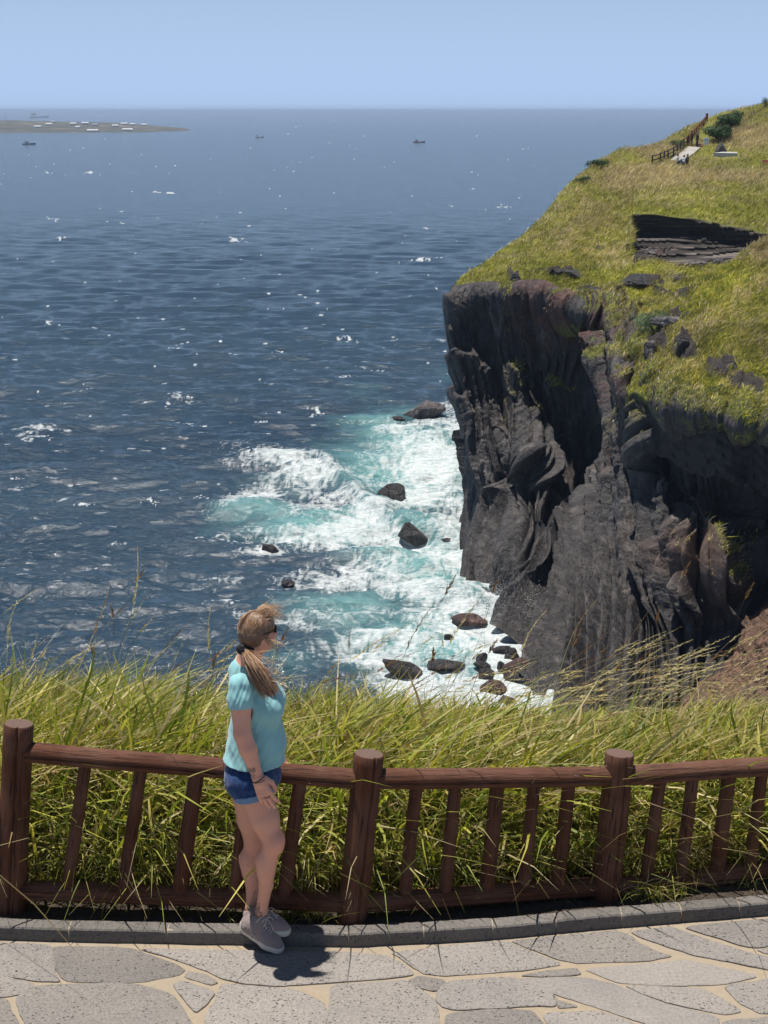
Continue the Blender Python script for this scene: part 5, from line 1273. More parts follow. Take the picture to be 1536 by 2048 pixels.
    for i in range(760):
        q = r.normal(size=3) * .5; e = r.uniform(-.12, .30) if r.rand() < .2 else r.uniform(-.1, .08); K = [0.006, .020, .030, .034, .030]
        end = r.uniform(.7, 1.1)
        pts = [ax[k] * 1.0 + q * K[k] * np.array([1, .55, 1]) + np.array([e * .10 * k / 4 * k / 4, 0, .02 * e * k]) for k in range(5)]
        pts[4] = pts[3] + (pts[4] - pts[3]) * end + r.normal(size=3) * .006
        topl = q[2] + q[0] * .6 > 0.1
        strand(pts, .0014, .0005, (pal[r.choice([1, 3, 0, 5])] if topl else pal[r.choice([0, 2, 4, 5])]) * r.uniform(.85, 1.15), 12)
    for i in range(26):
        a = ax[r.randint(1, 4)]; d = np.array([r.uniform(.05, .13), r.normal() * .02, r.uniform(-.05, .05)]); strand([a, a + d * .5 + [0, 0, .012], a + d], .0009, .0003, pal[r.choice([1, 3])])
    mesh("ponytail", np.concatenate(V), np.concatenate(F), hm, root, attrs=dict(tone=np.concatenate(C)))
    T = SDF(tie - [.06, .06, .06], tie + [.06, .06, .06], .0025)
    T.cone(tie + [-.014, -.012, .006], tie + [.012, -.008, -.008], .026, .027, .0).ell(tie + np.array([-.014, 0, -.004]), (.016, .022, .020), .01).ell(tie + np.array([.018, 0, .010]), (.016, .02, .016), .01).cone(tie + [0, 0, -.01], tie + [-.004, -.01, -.034], .014, .006, .01)
    T.field(lambda P: .004 * pn(P[..., 0] * 90, P[..., 1] * 90, P[..., 2] * 90)); v, f = T.mesh(); mesh("hair_tie", v, f, simple("black_scrunchie", (.008, .008, .010), .8, .2, 200, .3), root)
build_person()
# ================================================================== ROCKS IN THE WATER
from mathutils.bvhtree import BVHTree
sea_rock_m = rock_material("wet_basalt", (0.9, 0.85, 0.85), 1.0)
red_rock_m = rock_material("reddish_basalt", (1.7, 1.05, 0.85), 1.3)
pale_rock_m = rock_material("pale_basalt", (1.5, 1.45, 1.4), 1.8)
def rock_geo(c, sx, sy, sz, seed, lean=0.0, n=56):
    th = np.linspace(0, 2 * np.pi, n, endpoint=False)[:, None]; ph = np.linspace(-np.pi / 2, np.pi / 2, n // 2)[None]
    d = np.stack([np.cos(th) * np.cos(ph), np.sin(th) * np.cos(ph), np.sin(ph) + 0 * th], -1)
    r = np.random.RandomState(seed); rad = np.ones(d.shape[:2])
    for k in range(16):                                # planes that split the boulder
        nrm = r.normal(size=3); nrm /= np.linalg.norm(nrm); off = r.uniform(.60, .95); q = d @ nrm
        rad = np.where(q > 0, np.minimum(rad, off / np.maximum(q, 1e-3)), rad)
    rad *= 1 + .10 * fbm(d[..., 0] * 2 + seed, d[..., 1] * 2, d[..., 2] * 2, 4)
    P = d * rad[..., None] * np.array([sx, sy, sz]); P[..., 0] += lean * P[..., 2]
    return (P + np.array(c)).reshape(-1, 3), gridfaces(n, n // 2, wrap=True)
def put_rock(name, p, wpx, hpx, seed, m, label, lean=0.0, group=None, sink=0.35, cat="rock", dep_=0.8):
    f = (p[1]) * CP - (p[2] - CAM_Z) * SP; wm = wpx / FPX * f; hm = hpx / FPX * f / math.cos(PITCH + .1)
    c = p + np.array([0, dep_ * wm * .35, hm * .5 - hm * sink])
    V, F = rock_geo(c, wm * .56, wm * .5 * dep_, hm * (.5 + sink) * .95, seed, lean)
    z = np.zeros(len(V)); mesh(name, V, F, m, smooth=False, attrs=dict(red=z, brown=z, moss=z), label=label, cat=cat, group=group)
GR = "dark rocks standing in the surf"
for i, (px, py, wd, ht, mt, ln, lb) in enumerate([
 (845,836,84,30,pale_rock_m,.4,"largest grey speckled rock in the surf, farthest out beside the cliff"),
 (797,840,26,8,sea_rock_m,0,"small low brown rock at the seaward end of the large speckled rock"),
 (781,1000,60,30,sea_rock_m,.3,"black humped rock in white foam, upper one of two big black rocks"),
 (824,1080,62,34,sea_rock_m,-.4,"black blocky rock in white foam, lower one of two big black rocks"),
 (895,1082,34,7,sea_rock_m,0,"thin flat rock awash between the black blocky rock and the cliff foot"),
 (538,1104,34,17,sea_rock_m,-.2,"small dark pointed rock alone in foam, farthest from the cliff"),
 (574,1170,28,9,sea_rock_m,0,"low brownish rock barely breaking the surface below the pointed rock"),
 (938,1250,70,15,red_rock_m,0,"flat brown rock awash in foam left of the cliff foot"),
 (897,1277,24,8,sea_rock_m,0,"tiny dark rock just below the flat brown awash rock"),
 (808,1350,62,32,sea_rock_m,-1.0,"long slanting black rock sloping down to the right above the grass"),
 (888,1340,78,12,sea_rock_m,0,"long flat grey rock right of the slanting black rock"),
 (1003,1308,38,17,sea_rock_m,.3,"topmost brown and black boulder of the heap at the cliff foot"),
 (1024,1324,34,27,sea_rock_m,0,"rounded grey boulder just under the topmost one of the heap"),
 (962,1324,22,18,sea_rock_m,.4,"upright narrow dark boulder at the left end of the heap"),
 (964,1336,32,12,sea_rock_m,0,"low boulder at the foot of the upright narrow one"),
 (1003,1338,22,15,sea_rock_m,0,"small round boulder in the middle of the heap"),
 (1030,1354,52,34,red_rock_m,.4,"big reddish boulder in the centre of the heap"),
 (1064,1346,36,20,red_rock_m,0,"brownish rounded boulder right of the big reddish one"),
 (1076,1333,30,13,sea_rock_m,.3,"grey wedge shaped boulder behind the brownish rounded one"),
 (973,1354,38,19,sea_rock_m,0,"grey angular boulder below the left end of the heap"),
 (1060,1367,84,15,sea_rock_m,0,"long dark flat slab lying below the reddish boulder"),
 (1108,1354,24,15,sea_rock_m,0,"dark boulder touching the cliff foot"),
 (984,1388,56,26,red_rock_m,0,"brown boulder seen over the grass tips, left of the flat slab"),
 (1094,1388,52,26,sea_rock_m,.5,"dark wet boulder right of and below the flat slab"),
 (1072,1378,20,8,sea_rock_m,0,"small stone right under the flat slab"),
 (1012,1412,38,20,red_rock_m,0,"brownish boulder lowest in the heap, half hidden by grass"),
 (1054,1316,18,8,sea_rock_m,0,"small stone in foam right of the rounded grey boulder")]):
    put_rock("sea_rock", sea_pt(px, py), wd, ht, 100 + i, mt, lb, ln, GR)
# a thin finger of rock sticking out of the cliff above the water
v, f = tube(catmull(np.array([at_y(915, 882, 121.5), at_y(926, 884, 121.5), at_y(938, 886, 121.6), at_y(952, 893, 121.8), at_y(966, 900, 122.4)]), np.linspace(0, 4, 24)), np.linspace(.12, .5, 24), 10)
v += .12 * np.stack([pn(v[:, 0] * 2, v[:, 1] * 2, v[:, 2] * 2 + k) for k in (0, 5, 9)], 1)
z = np.zeros(len(v)); mesh("rock_spur", v, f, sea_rock_m, attrs=dict(red=z, brown=z, moss=z), label="thin dark finger of rock jutting out of the cliff over the foam", cat="rock")
# spray thrown up at the foot of the cliff
def spray():
    r = np.random.RandomState(8); V, F = [], []; o = 0
    T_ = np.array([[1, 1, 1], [-1, -1, 1], [-1, 1, -1], [1, -1, -1]]) * .6; TF = np.array([[0, 1, 2], [0, 3, 1], [0, 2, 3], [1, 3, 2]])
    for (px, py, hx, hz, n) in [(1030, 1215, 1.6, 1.8, 1500), (1050, 1250, 1.2, 2.2, 1300), (1000, 1190, 1.0, 1.0, 500), (960, 950, .8, 1.6, 300), (840, 905, 2.2, .8, 500), (640, 940, 3, .6, 500), (1110, 1390, 1.5, 1.5, 400)]:
        c = sea_pt(px, py) + [0, -1.2, 0]
        for k in range(n * 3):
            p = c + [r.normal() * hx, r.normal() * .8, abs(r.normal()) * hz * .6]; V.append(p + T_ * r.uniform(.008, .026)); F.append(TF + o); o += 4
    mesh("sea_spray", np.concatenate(V), np.concatenate(F), simple("spray_water", (.85, .87, .88), .6, .02), smooth=True, kind='stuff', label="white spray thrown up where waves hit the rock", cat="spray")
spray()

# ================================================================== FAR ISLAND AND BOATS
def island():
    ctlp = []
    for (px, tp) in [(-420, 238), (-250, 238), (-100, 239), (0, 240), (90, 242), (180, 244), (260, 247), (330, 253), (385, 258), (440, 266)]:
        e = (268.5 - tp) / 30.0
        ctlp.append([('w', *(sea_pt(px, 272) + [0, 0, -2])), (px, 270.6 - 1.5 * e, 2480), (px, 267 - 3 * e, 2560), (px, 262 - 5 * e + (268.5 - 262) * (1 - e), 2680), (px, tp + 6 * e, 2850), (px, tp, 3100), (px, tp + 3, 3600), ('w', at_y(px, 260, 3900)[0], 3900, SEA_Z - 3)])
    C = np.array(ctl(ctlp)); G = catmull(C, np.linspace(0, len(C) - 1, 500)); G = np.swapaxes(lin(np.swapaxes(G, 0, 1), np.linspace(0, 7, 200)), 0, 1)
    X, Y, Z = G[..., 0], G[..., 1], G[..., 2]
    G[..., 1] += 40 * fbm(X / 60, Y / 300, 0, 3); G[..., 2] += 1.6 * fbm(X / 25, Y / 60, 1, 4) - .5
    t = NT("island_ground"); P = t.coord("Object"); b = t.noise(t.coord("Object", (.006, .012, .3)), 1.0, 6, .65); n = t.noise(t.coord("Object", (.05, .05, .2)), 1.0, 5, .7)
    c = t.ramp(b, [(.32, (.02, .018, .018)), (.42, (.04, .048, .02)), (.5, (.09, .075, .05)), (.56, (.035, .045, .02)), (.62, (.22, .17, .12)), (.70, (.03, .026, .025))])
    c = t.mix(1.0, c, t.ramp(n, [(.3, .5), (.7, 1.5)]), 'MULTIPLY'); sx = t.n("ShaderNodeSeparateXYZ"); t.set(sx, 0, P)
    c = t.mix(t.ramp(t.math('MULTIPLY', sx.outputs[2], .1), [(.5, 1.0), (.85, 0.0)]), c, t.mix(n, (.03, .028, .03), (.20, .17, .15)))
    mesh("island_terrain", G.reshape(-1, 3), gridfaces(*G.shape[:2]), t.done(t.prin(c, .9)), kind='structure')
    return BVHTree.FromPolygons([tuple(v) for v in G.reshape(-1, 3)], gridfaces(*G.shape[:2]).tolist())
isl = island()
def hit(bvh, px, py):
    d = Vector(ray(px, py)).normalized(); h = bvh.ray_cast(Vector((0, 0, CAM_Z)), d); return None if h[0] is None else np.array(h[0])
wall_m = simple("white_plaster", (.55, .54, .51), .8, .08, .3); roof_w = simple("pale_sheet_roof", (.48, .49, .50), .6, .1, .3); roof_o = simple("orange_tile_roof", (.50, .20, .12), .8, .15, .5); roof_g = simple("grey_sheet_roof", (.22, .24, .27), .6, .1, .3)
def box(x0, x1, y0, y1, z0, z1):
    V = np.array([[x, y, z] for x in (x0, x1) for y in (y0, y1) for z in (z0, z1)], float)
    return V, np.array([[0, 1, 3, 2], [4, 6, 7, 5], [0, 4, 5, 1], [2, 3, 7, 6], [0, 2, 6, 4], [1, 5, 7, 3]])
def house(p, wd, dp, h, rm, label):
    rt = empty("house", tuple(p), label, "house", "low buildings on the island")
    x, y, z = p; V, F = box(x - wd / 2, x + wd / 2, y, y + dp, z - 2, z + h); mesh("wall", V, F, wall_m, rt, smooth=False)
    e = .7; rv = np.array([[x - wd / 2 - e, y - e, z + h], [x + wd / 2 + e, y - e, z + h], [x + wd / 2 + e, y + dp + e, z + h], [x - wd / 2 - e, y + dp + e, z + h], [x - wd / 2 - e, y + dp / 2, z + h + dp * .28], [x + wd / 2 + e, y + dp / 2, z + h + dp * .28]])
    rv = np.concatenate([rv, rv + [0, 0, .25]]); rf = [[0, 1, 2, 3], [6, 7, 11, 10], [8, 9, 10, 11], [0, 1, 7, 6], [2, 3, 9, 8]]; mesh("roof", rv, [np.array(rf), np.array([[6, 10, 9], [7, 8, 11]])], rm, rt, smooth=False)
    for k in range(max(1, int(wd / 6))):
        xx = x - wd / 2 + 2 + k * 5.5; V, F = box(xx, xx + 1.8, y - .06, y + .05, z + 1, z + 2.3); mesh("window", V, F, roof_g, rt, smooth=False)
side = ["at the seaward tip", "near the tip", "in the middle of the village", "towards the left"]
for i, (px, py, wd, rm, lb) in enumerate([
 (98, 251, 15, roof_w, "long white building standing alone, leftmost on the island"), (75, 256, 14, roof_w, "white shed below the leftmost long white building"),
 (106, 246, 9, roof_g, "small grey roofed house above the leftmost long building"), (146, 250, 14, roof_w, "white house with pale roof left of the village centre"),
 (170, 249, 16, roof_w, "wide white house at the village centre on the island"), (190, 252, 10, roof_g, "small house with grey roof right of the village centre"),
 (155, 257, 9, roof_w, "small white house nearest the shore in the village"), (230, 254, 13, roof_w, "white house on the open field right of the village"),
 (248, 250, 15, roof_w, "white house with pale roof on the ridge of the island"), (265, 251, 10, roof_w, "narrow white house beside the ridge house"),
 (288, 252, 12, roof_w, "white house left of the long white hall"), (302, 248, 18, roof_w, "long white hall highest on the right part of the island"),
 (318, 250, 15, roof_o, "low house with orange red roof near the island tip"), (332, 250.5, 9, roof_w, "small pale house at the right end, past the orange roof"),
 (255, 262, 22, roof_w, "long low pale shed by the shore"), (185, 264, 24, roof_w, "very long pale boat shed close to the water")]):
    p = hit(isl, px, py)
    if p is not None: house(p, wd * .75, 6 if wd < 18 else 7, 2.4, rm, lb)
def mast():
    p = hit(isl, 11, 245); rt = empty("radio_mast", tuple(p), "thin dark mast standing at the left end of the island", "mast")
    v, f = tube([p, p + [0, 0, 14]], .35, 6); mesh("pole", v, f, roof_g, rt); v, f = tube([p + [-1.5, 0, 12], p + [1.5, 0, 12]], .2, 6); mesh("crossbar", v, f, roof_g, rt)
mast()
hull_w = simple("white_hull_paint", (.75, .75, .73), .4, .05); hull_r = simple("rust_red_hull", (.36, .15, .12), .5, .1); hull_d = simple("dark_blue_hull", (.04, .06, .10), .5, .1); glass_d = simple("dark_window", (.02, .03, .04), .2, .05)
def boat(px, py, L, hm, label, cab=.32, mast_h=.35):
    p = sea_pt(px, py); s = L; rt = empty("fishing_boat" if L < 40 else "ship", tuple(p), label, "boat" if L < 40 else "ship", None)
    n = 24; V = []; t_ = np.linspace(0, 1, n)
    for k in t_:
        wd = s * .13 * (1 - max(0, (k - .55) / .45) ** 2) * (0.85 + .15 * min(1, k * 5)) + .02; sh = s * (.075 + .06 * k ** 3)
        for (a, b) in [(-1, 1), (-.95, .55), (-.6, 0), (0, -.1), (.6, 0), (.95, .55), (1, 1), (0.9, .92), (0, .9), (-.9, .92)]: V.append(p + [s * (k - .5), wd * a, sh * b])
    V = np.array(V); F = gridfaces(n, 10); I = np.arange(n - 1); F = np.concatenate([F, np.stack([I * 10 + 9, (I + 1) * 10 + 9, (I + 1) * 10, I * 10], -1)])
    mesh("hull", V, [F, np.array([list(range(10)), list(range((n - 1) * 10, n * 10))[::-1]])], hm, rt, smooth=False)
    z = s * .07; v, f = box(p[0] - s * cab, p[0] - s * cab + s * .26, p[1] - s * .08, p[1] + s * .08, p[2] + z, p[2] + z + s * .16); mesh("cabin", v, f, hull_w, rt, smooth=False)
    v, f = box(p[0] - s * cab - s * .01, p[0] - s * cab + s * .28, p[1] - s * .09, p[1] + s * .09, p[2] + z + s * .16, p[2] + z + s * .175); mesh("cabin_roof", v, f, hull_w, rt, smooth=False)
    v, f = box(p[0] - s * cab + s * .02, p[0] - s * cab + s * .264, p[1] - s * .083, p[1] + s * .083, p[2] + z + s * .09, p[2] + z + s * .13); mesh("cabin_window", v, f, glass_d, rt, smooth=False)
    v, f = tube([p + [s * .12, 0, z], p + [s * .12, 0, z + s * mast_h]], s * .008, 6); mesh("mast", v, f, hull_w, rt)
    v, f = tube([p + [s * .12, 0, z + s * mast_h * .9], p + [s * .42, 0, z + s * .1]], s * .004, 5); mesh("stay", v, f, hull_w, rt)
    v, f = tube([p + [-s * .2, 0, z + s * .17], p + [-s * .2, 0, z + s * .32]], s * .006, 5); mesh("aerial", v, f, hull_w, rt)
boat(519, 275, 12, hull_w, "small white fishing boat on open water right of the island")
boat(838, 285, 14, hull_r, "small fishing boat with red hull, farthest right on the open sea")
boat(58, 289, 14, hull_d, "small dark fishing boat close in front of the island's left shore", .3, .25)
boat(78, 236, 95, hull_w, "hazy white ship near the horizon behind the island", .4, .2)

# ================================================================== THINGS ON THE HEADLAND
_g1f = gridfaces(*G1.shape[:2]); land = BVHTree.FromPolygons([tuple(v) for v in G1.reshape(-1, 3)], _g1f.tolist())
_g2f = gridfaces(*G2.shape[:2]); land2 = BVHTree.FromPolygons([tuple(v) for v in G2.reshape(-1, 3)], _g2f.tolist())
def ground_at(x, y):
    h = land.ray_cast(Vector((x, y, 60)), Vector((0, 0, -1))); return h[0].z if h[0] else 0
def path_strip():
    Lp = [(1340,322),(1352,313),(1360,306),(1368,300),(1376,295)]; Rp = [(1362,324),(1376,316),(1388,308),(1396,301),(1401,296)]
    V = []
    for (a, b), (c, d) in zip(Lp, Rp):
        for k in np.linspace(0, 1, 8):
            p = hit(land, a + (c - a) * k, b + (d - b) * k); p[2] += .12; V.append(p)
    mesh("footpath", np.array(V), gridfaces(5, 8), simple("pale_concrete", (.36, .34, .31), .9, .15, 1.0), kind='structure')
path_strip()
dk_wood = simple("dark_fence_wood", (.045, .035, .032), .8); red_wood = simple("red_brown_stair_wood", (.20, .055, .035), .7, .2, 2); tread_m = simple("weathered_tread", (.30, .17, .12), .8, .2, 2)
def rail_run(name, pts, h, step, m, label, rt=None, extra=None, rad=.06):
    P = [hit(land, a, b) for a, b in pts]; P = [p for p in P if p is not None]
    if extra: P = extra
    P = np.array(P); d = np.concatenate([[0], np.cumsum(np.linalg.norm(np.diff(P, axis=0), axis=1))]); n = max(2, int(d[-1] / step))
    Q = np.stack([np.interp(np.linspace(0, d[-1], n), d, P[:, k]) for k in range(3)], 1)
    rt = rt or empty(name, tuple(P[0]), label, "fence")
    for q in Q: v, f = tube([q - [0, 0, .3], q + [0, 0, h + .1]], rad * 1.4, 6); mesh("post", v, f, m, rt)
    for hh in (h, h * .55, h * .2): v, f = tube(Q + [0, 0, hh], rad, 6); mesh("rail", v, f, m, rt)
    return rt
rail_run("path_fence", [(1304,331),(1320,326),(1336,319),(1350,311),(1360,303),(1368,296),(1375,290)], .95, 1.5, dk_wood, "dark wooden fence winding up beside the pale footpath on the headland")
def stairs():
    a = hit(land, 1388, 294); b = at_y(1426, 250, a[1] + 13); n = 13
    rt = empty("stairway", tuple(a), "red brown wooden stairway climbing the headland from the footpath", "stairs")
    dx = (b - a); side_ = np.cross([0, 0, 1.0], dx / np.linalg.norm(dx)); side_ /= np.linalg.norm(side_); side_ = np.abs(side_[0]) * np.array([1, 0, 0]) + np.array([0, side_[1], 0]) * 0
    w0 = .75
    for k in range(n):
        c = a + dx * (k + .5) / n; V, F = box(c[0] - w0, c[0] + w0, c[1] - .32, c[1] + .32, c[2] + .02, c[2] + .09); mesh("step", V, F, tread_m, rt, smooth=False)
        V, F = box(c[0] - w0, c[0] + w0, c[1] + .27, c[1] + .32, c[2] + .092, c[2] + .20); mesh("riser", V, F, red_wood, rt, smooth=False)
    for s_ in (-1, 1):
        v, f = tube([a + [s_ * (w0 + .08), 0, -.05], b + [s_ * (w0 + .08), 0, -.05]], .13, 4); mesh("stringer", v, f, red_wood, rt, smooth=False)
    rail_run("", [], 1.05, 1.1, red_wood, "", rt, [a + [-w0 - .08, 0, 0], b + [-w0 - .08, 0, 0]], .055)
    e = b + [-w0 - .05, 0, 0]; V, F = box(e[0] - .13, e[0] + .13, e[1] - .13, e[1] + .13, e[2] - .3, e[2] + 1.35); mesh("end_post", V, F, red_wood, rt, smooth=False)
stairs()
def info_board():
    p = hit(land, 1411, 293); rt = empty("information_board", tuple(p), "white information board with a blue band beside the foot of the stairway", "sign")
    for s_ in (-.2, .2): v, f = tube([p + [s_, 0, -.2], p + [s_, .1, .5]], .03, 6); mesh("leg", v, f, dk_wood, rt)
    def slab(u0, u1, z0, z1, off): 
        V = np.array([[p[0] + x, p[1] + .15 * z + off + d, p[2] + z] for x in (u0, u1) for d in (0, .03) for z in (z0, z1)]); return V, np.array([[0, 1, 3, 2], [4, 6, 7, 5], [0, 4, 5, 1], [2, 3, 7, 6], [0, 2, 6, 4], [1, 5, 7, 3]])
    V, F = slab(-.28, .28, .12, .95, -.05); V[:, 0] += (V[:, 2] - p[2]) * .12; mesh("panel", V, F, simple("white_panel", (.75, .77, .78), .5, .03), rt, smooth=False)
    V, F = slab(-.22, .22, .66, .78, -.088); V[:, 0] += (V[:, 2] - p[2]) * .12; mesh("blue_band", V, F, simple("blue_print", (.12, .25, .42), .5, .03), rt, smooth=False)
info_board()
def slab_thing():
    a, b, c, d = [hit(land, *q) for q in ((1427, 314), (1474, 313), (1476, 308), (1448, 306))]
    z = max(a[2], b[2]) + .35; P = np.array([[*a[:2], z], [*b[:2], z], [c[0], c[1] + .5, z + .05], [d[0], d[1] + .5, z + .05]]); V = np.concatenate([P, P - [0, 0, .9]])
    F = np.array([[0, 1, 2, 3], [7, 6, 5, 4], [0, 4, 5, 1], [1, 5, 6, 2], [2, 6, 7, 3], [3, 7, 4, 0]]); mesh("stone_slab", V, F, simple("pale_stone", (.42, .42, .40), .8, .15, 1.5, .3, 5), smooth=False, label="flat pale grey stone slab lying in the grass on the headland", cat="slab")
    put_rock("boulder", hit(land, 1443, 306), 24, 20, 61, pale_rock_m, "grey rounded boulder standing right behind the flat stone slab", cat="rock")
slab_thing()
for i, (bv, px, py, wd, ht, m, lb) in enumerate([
 (land, 1322, 512, 28, 14, red_rock_m, "pinkish boulder at the foot of the dark layered outcrop"), (land2, 1300, 704, 26, 30, pale_rock_m, "grey boulder on the ledge with yellow green plants around it"),
 (land2, 1470, 745, 14, 22, pale_rock_m, "pale upright stone in the turf above the cliff edge"), (land, 1408, 486, 12, 10, pale_rock_m, "small pale pointed stone in the dark outcrop")]):
    p = hit(bv, px, py)
    if p is not None: put_rock("boulder", p, wd, ht, 70 + i, m, lb)
def bench():
    p = hit(land, 1531, 336); rt = empty("bench", tuple(p), "small orange brown wooden bench at the right edge of the headland", "bench")
    m = simple("orange_wood", (.42, .19, .10), .7)
    V, F = box(p[0] - .35, p[0] + .6, p[1] - .2, p[1] + .2, p[2] + .40, p[2] + .47); mesh("seat", V, F, m, rt, smooth=False)
    V, F = box(p[0] - .35, p[0] + .6, p[1] + .18, p[1] + .24, p[2] + .55, p[2] + .80); mesh("backrest", V, F, m, rt, smooth=False)
    for s_ in (-.28, .5): V, F = box(p[0] + s_, p[0] + s_ + .07, p[1] - .18, p[1] + .22, p[2] - .1, p[2] + .395); mesh("leg", V, F, m, rt, smooth=False)
bench()
# ---- shrubs
def leaf_mat(name, c):
    t = NT(name); P = t.coord("Object"); n = t.noise(P, .9, 4, .7); n2 = t.noise(P, 14, 2); base = t.mix(n, tuple(k * .6 for k in c), tuple(k * 1.5 for k in c)); base = t.mix(1.0, base, t.ramp(n2, [(.3, .7), (.7, 1.3)]), 'MULTIPLY')
    return t.done(t.prin(base, .6, Specular_IOR_Level=.3))
def bush(p, wd, ht, n, m, label, seed, spiky=False, group="shrubs on the headland"):
    r = np.random.RandomState(seed); rt = empty("shrub", tuple(p), label, "shrub", group)
    lobes = [(p + [r.uniform(-.42, .42) * wd, r.uniform(-.25, .25) * wd, ht * r.uniform(.25, .7)], r.uniform(.2, .34) * wd) for _ in range(14)]
    V = []
    for k in range(n):
        c, rad = lobes[r.randint(14)]; d = r.normal(size=3); d /= np.linalg.norm(d); q = c + d * rad * r.uniform(.75, 1.05) * [1, 1, .62 * ht / wd * 1.4]; q[2] = max(q[2], p[2] + .03)
        a = r.normal(size=3); a /= np.linalg.norm(a); b = np.cross(a, d); b /= np.linalg.norm(b) + 1e-6; s = wd * r.uniform(.018, .045)
        if spiky: a = np.array([.4, 0, 1]) + r.normal(size=3) * .4; V += [q, q + b * s * .3, q + a * s * 2.4, q - b * s * .3]
        else: V += [q - a * s, q + b * s * .6, q + a * s, q - b * s * .6]
    mesh("foliage", np.array(V), np.arange(len(V)).reshape(-1, 4), m, rt, smooth=False)
    L = [tube([p + [0, 0, -.2], c * .5 + p * .5, c], [wd * .03, wd * .02, wd * .01], 5) for c, _ in lobes[:6]]; v, f = join(L); mesh("stem", v, f, dk_wood, rt)
dg = leaf_mat("dark_evergreen_leaf", (.045, .085, .022)); sg = leaf_mat("silver_green_leaf", (.20, .25, .11)); yg = leaf_mat("yellow_green_leaf", (.20, .21, .035))
for i, (bv, px, py, wd, ht, n, m, lb) in enumerate([
 (land, 1437, 280, 2.7, 1.9, 5200, dg, "dense dark green shrub right beside the stairway"), (land, 1456, 256, 2.6, 1.7, 4200, dg, "dark green shrub higher up behind the one beside the stairway"),
 (land, 1470, 240, 1.9, 1.2, 2600, dg, "small dark shrub topmost near the hill crest"), (land, 1352, 296, 1.4, 1.0, 1500, dg, "low olive shrub left of the footpath fence"),
 (land, 1532, 214, 1.2, 1.3, 900, dg, "spindly dark shrub on the hill crest at the right edge"), (land, 1194, 335, 2.0, .9, 1500, dg, "low dark shrub on the seaward rim of the headland"),
 (land, 1165, 365, 1.4, .7, 900, dg, "lowest dark shrub on the seaward rim of the headland"), (land, 1395, 305, .5, .4, 200, dg, "tiny tuft by the foot of the stairway"),
 (land2, 1312, 664, 2.4, 1.7, 3600, sg, "silvery green shrub on the ledge above the cliff"), (land2, 1275, 716, 2.0, 1.0, 2200, yg, "yellow green shrub at the lip of the cliff"),
 (land2, 1415, 800, 2.2, .9, 2200, yg, "yellow green shrub hanging over the cliff edge on the right"), (land, 1110, 563, 1.4, .6, 800, yg, "small yellow green clump on the rim over the smooth dark wall")]):
    p = hit(bv, px, py)
    if p is not None: bush(p, wd, ht, n, m, lb, 300 + i, spiky=(m is not dg), group=None)
# ---- visitors far off
far_skin = simple("far_skin", (.50, .30, .22), .6, .05); far_hair = simple("black_hair", (.015, .012, .012), .6, .1)
def visitor(p, pose, top_c, leg_c, label, face=1.0, seed=0):
    rt = empty("person", tuple(p), label, "person"); r = np.random.RandomState(seed); fx = np.array([face, -.2, 0]); fx /= np.linalg.norm(fx); sx_ = np.array([-fx[1], fx[0], 0]); up = np.array([0, 0, 1.0])
    W = lambda f, s, u: p + fx * f + sx_ * s + up * u
    lo, hi = p - [.75, .75, .1], p + [.75, .75, 1.85]; hz = .85 if pose == 'stand' else .16
    B = SDF(lo, hi, .02); sh = hz + .52
    B.ell(W(.02, 0, sh + .24), (.10, .085, .12), .02).cone(W(0, 0, sh), W(.01, 0, sh + .15), .055, .05).cone(W(0, 0, hz), W(0, 0, sh - .05), .11, .12)
    B.cone(W(.10, 0, sh + .23), W(.12, 0, sh + .215), .014, .014, .01)
    if pose == 'stand': arms = [[W(0, s * .19, sh), W(-.02, s * .24, sh - .28), W(.10, s * .22, sh - .50), W(.14, s * .22, sh - .60)] for s in (-1, 1)]; legs = [[W(0, s * .09, hz), W(.03, s * .11, hz * .52), W(-.02, s * .11, .08), W(.12, s * .12, .04)] for s in (-1, 1)]
    else: arms = [[W(0, s * .19, sh), W(.06, s * .23, sh - .26), W(.26, s * .15, sh - .30), W(.34, s * .12, sh - .28)] for s in (-1, 1)]; legs = [[W(0, s * .10, hz), W(.36, s * .14, .46), W(.52, s * .14, .07), W(.64, s * .14, .04)] for s in (-1, 1)]
    for a in arms: B.path(a, [.05, .042, .03, .035], .01)
    for l in legs: B.path(l, [.085, .06, .045, .04], .01)
    v, f = B.mesh(); mesh("body", v, f, far_skin, rt)
    T = SDF(lo, hi, .02); T.cone(W(0, 0, hz - .02), W(0, 0, sh - .04), .145, .155).cone(W(0, -.15, sh), W(0, .15, sh), .075, .075, .03)
    for a in arms: T.path(a[:3], [.068, .06, .05], .02)
    v, f = T.mesh(); mesh("jacket", v, f, simple("cloth_" + "%d" % seed, top_c, .9, .1), rt)
    Q = SDF(lo, hi, .02); Q.ell(W(0, 0, hz), (.15, .16, .12), .02)
    for l in legs: Q.path(l[:3], [.105, .078, .065], .02)
    v, f = Q.mesh(); mesh("trousers", v, f, simple("trouser_" + "%d" % seed, leg_c, .9, .1), rt)
    Hh = SDF(lo, hi, .02); Hh.ell(W(-.015, 0, sh + .275), (.11, .098, .10), .01).ell(W(-.05, 0, sh + .20), (.07, .085, .10), .02); v, f = Hh.mesh(); mesh("hair", v, f, far_hair, rt)
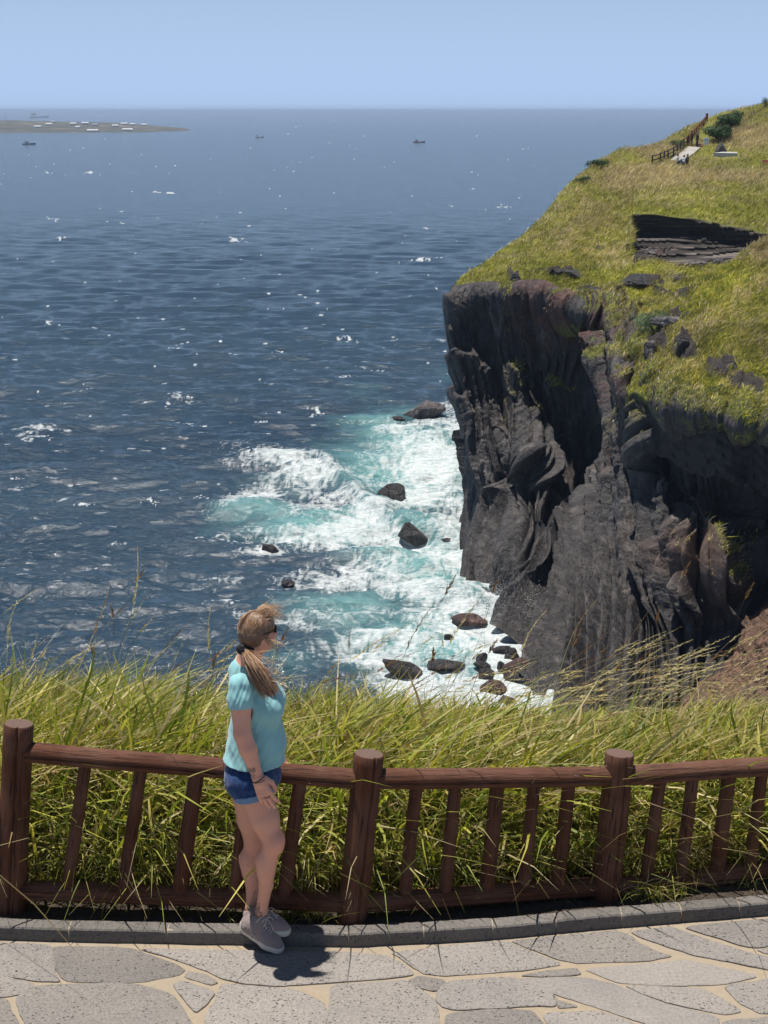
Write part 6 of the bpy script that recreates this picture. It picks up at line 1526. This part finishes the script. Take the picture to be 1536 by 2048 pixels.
for i, (px, py, pose, tc, lc, lb, fc) in enumerate([
 (1383, 293, 'stand', (.05, .035, .03), (.03, .03, .035), "person in dark clothes leaning by the fence at the stairway foot", 1),
 (1394, 296, 'stand', (.03, .025, .03), (.02, .02, .025), "person in black standing at the bottom of the red stairway", -1),
 (1355, 333, 'sit', (.62, .64, .64), (.10, .12, .16), "seated person in white with knees up, leftmost of three in the grass", 1),
 (1367, 335, 'sit', (.68, .70, .74), (.15, .17, .22), "seated person in pale shirt, middle one of three in the grass", -1),
 (1374, 333, 'sit', (.03, .04, .04), (.05, .05, .06), "seated person in dark top, rightmost of three in the grass", -1)]):
    p = hit(land, px, py); p[2] += .02 if pose == 'stand' else .25
    visitor(p, pose, tc, lc, lb, fc, i)
# dark ledges breaking out of the turf around the gully
ledge_m = rock_material("ledge_basalt", (1, .95, .93), .8)
for i, (bv, px, py, wd, ht, m, lb) in enumerate([
 (land, 1133, 556, 84, 17, ledge_m, "long flat black ledge in the turf above the smooth dark wall"), (land, 1187, 590, 64, 18, ledge_m, "black overhanging ledge over the reddish hollow"),
 (land, 1290, 572, 92, 20, ledge_m, "widest black ledge crossing the gully head"), (land, 1352, 562, 60, 12, ledge_m, "thin flat dark ledge right of the widest gully ledge"),
 (land, 1030, 570, 24, 22, ledge_m, "craggy black knob on the rim near the seaward corner"), (land, 1102, 548, 20, 16, ledge_m, "small black hooked rock on the turf rim"),
 (land2, 1345, 650, 78, 18, pale_rock_m, "flat pale brown ledge at the foot of the near grassy spur"), (land2, 1368, 700, 34, 26, ledge_m, "dark broken outcrop in the middle of the near slope"),
 (land2, 1452, 756, 46, 24, ledge_m, "black crag above the cliff edge in the near slope"), (land2, 1515, 800, 40, 24, ledge_m, "black crag at the lower right end of the near slope"),
 (land2, 1252, 640, 40, 20, red_rock_m, "reddish broken rock on the ledge left of the silvery shrub"), (land2, 1240, 700, 26, 20, red_rock_m, "reddish rock at the very lip beside the yellow green shrub")]):
    p = hit(bv, px, py)
    if p is None: p = hit(land, px, py)
    if p is not None: put_rock("rock_ledge", p, wd, ht, 170 + i, m, lb, dep_=1.0)
for i, (px, py, wd, ht, m, lb) in enumerate([
 (1272, 500, 22, 16, ledge_m, "dark rock at the lower left corner of the layered outcrop"), (1300, 508, 46, 9, pale_rock_m, "pale flat ledge along the left foot of the layered outcrop"),
 (1385, 532, 70, 10, pale_rock_m, "long pale ledge along the middle foot of the layered outcrop"), (1440, 528, 34, 12, pale_rock_m, "pale broken ledge at the right foot of the layered outcrop"),
 (1274, 440, 18, 14, ledge_m, "black rock at the upper left corner of the layered outcrop")]):
    p = hit(land, px, py)
    if p is not None: put_rock("rock_ledge", p, wd, ht, 240 + i, m, lb, dep_=.6)
# ================================================================== HAZE
def build_haze():
    x0, x1, y0, y1, z0, z1 = -16500, 17500, -30, 30500, SEA_Z - 4, 14
    V = np.array([[x, y, z] for x in (x0, x1) for y in (y0, y1) for z in (z0, z1)], float)
    F = np.array([[0, 1, 3, 2], [4, 6, 7, 5], [0, 4, 5, 1], [2, 3, 7, 6], [0, 2, 6, 4], [1, 5, 7, 3]])
    t = NT("haze_air"); v = t.n("ShaderNodeVolumePrincipled")
    t.set(v, "Color", (0.52, 0.64, 0.84, 1)); t.set(v, "Density", 1.25e-4); t.set(v, "Anisotropy", 0.2)
    t.t.links.new(v.outputs[0], t.out.inputs["Volume"])
    mesh("haze", V, F, t.m, smooth=False, kind='stuff', label='pale sea haze over the water')
build_haze()
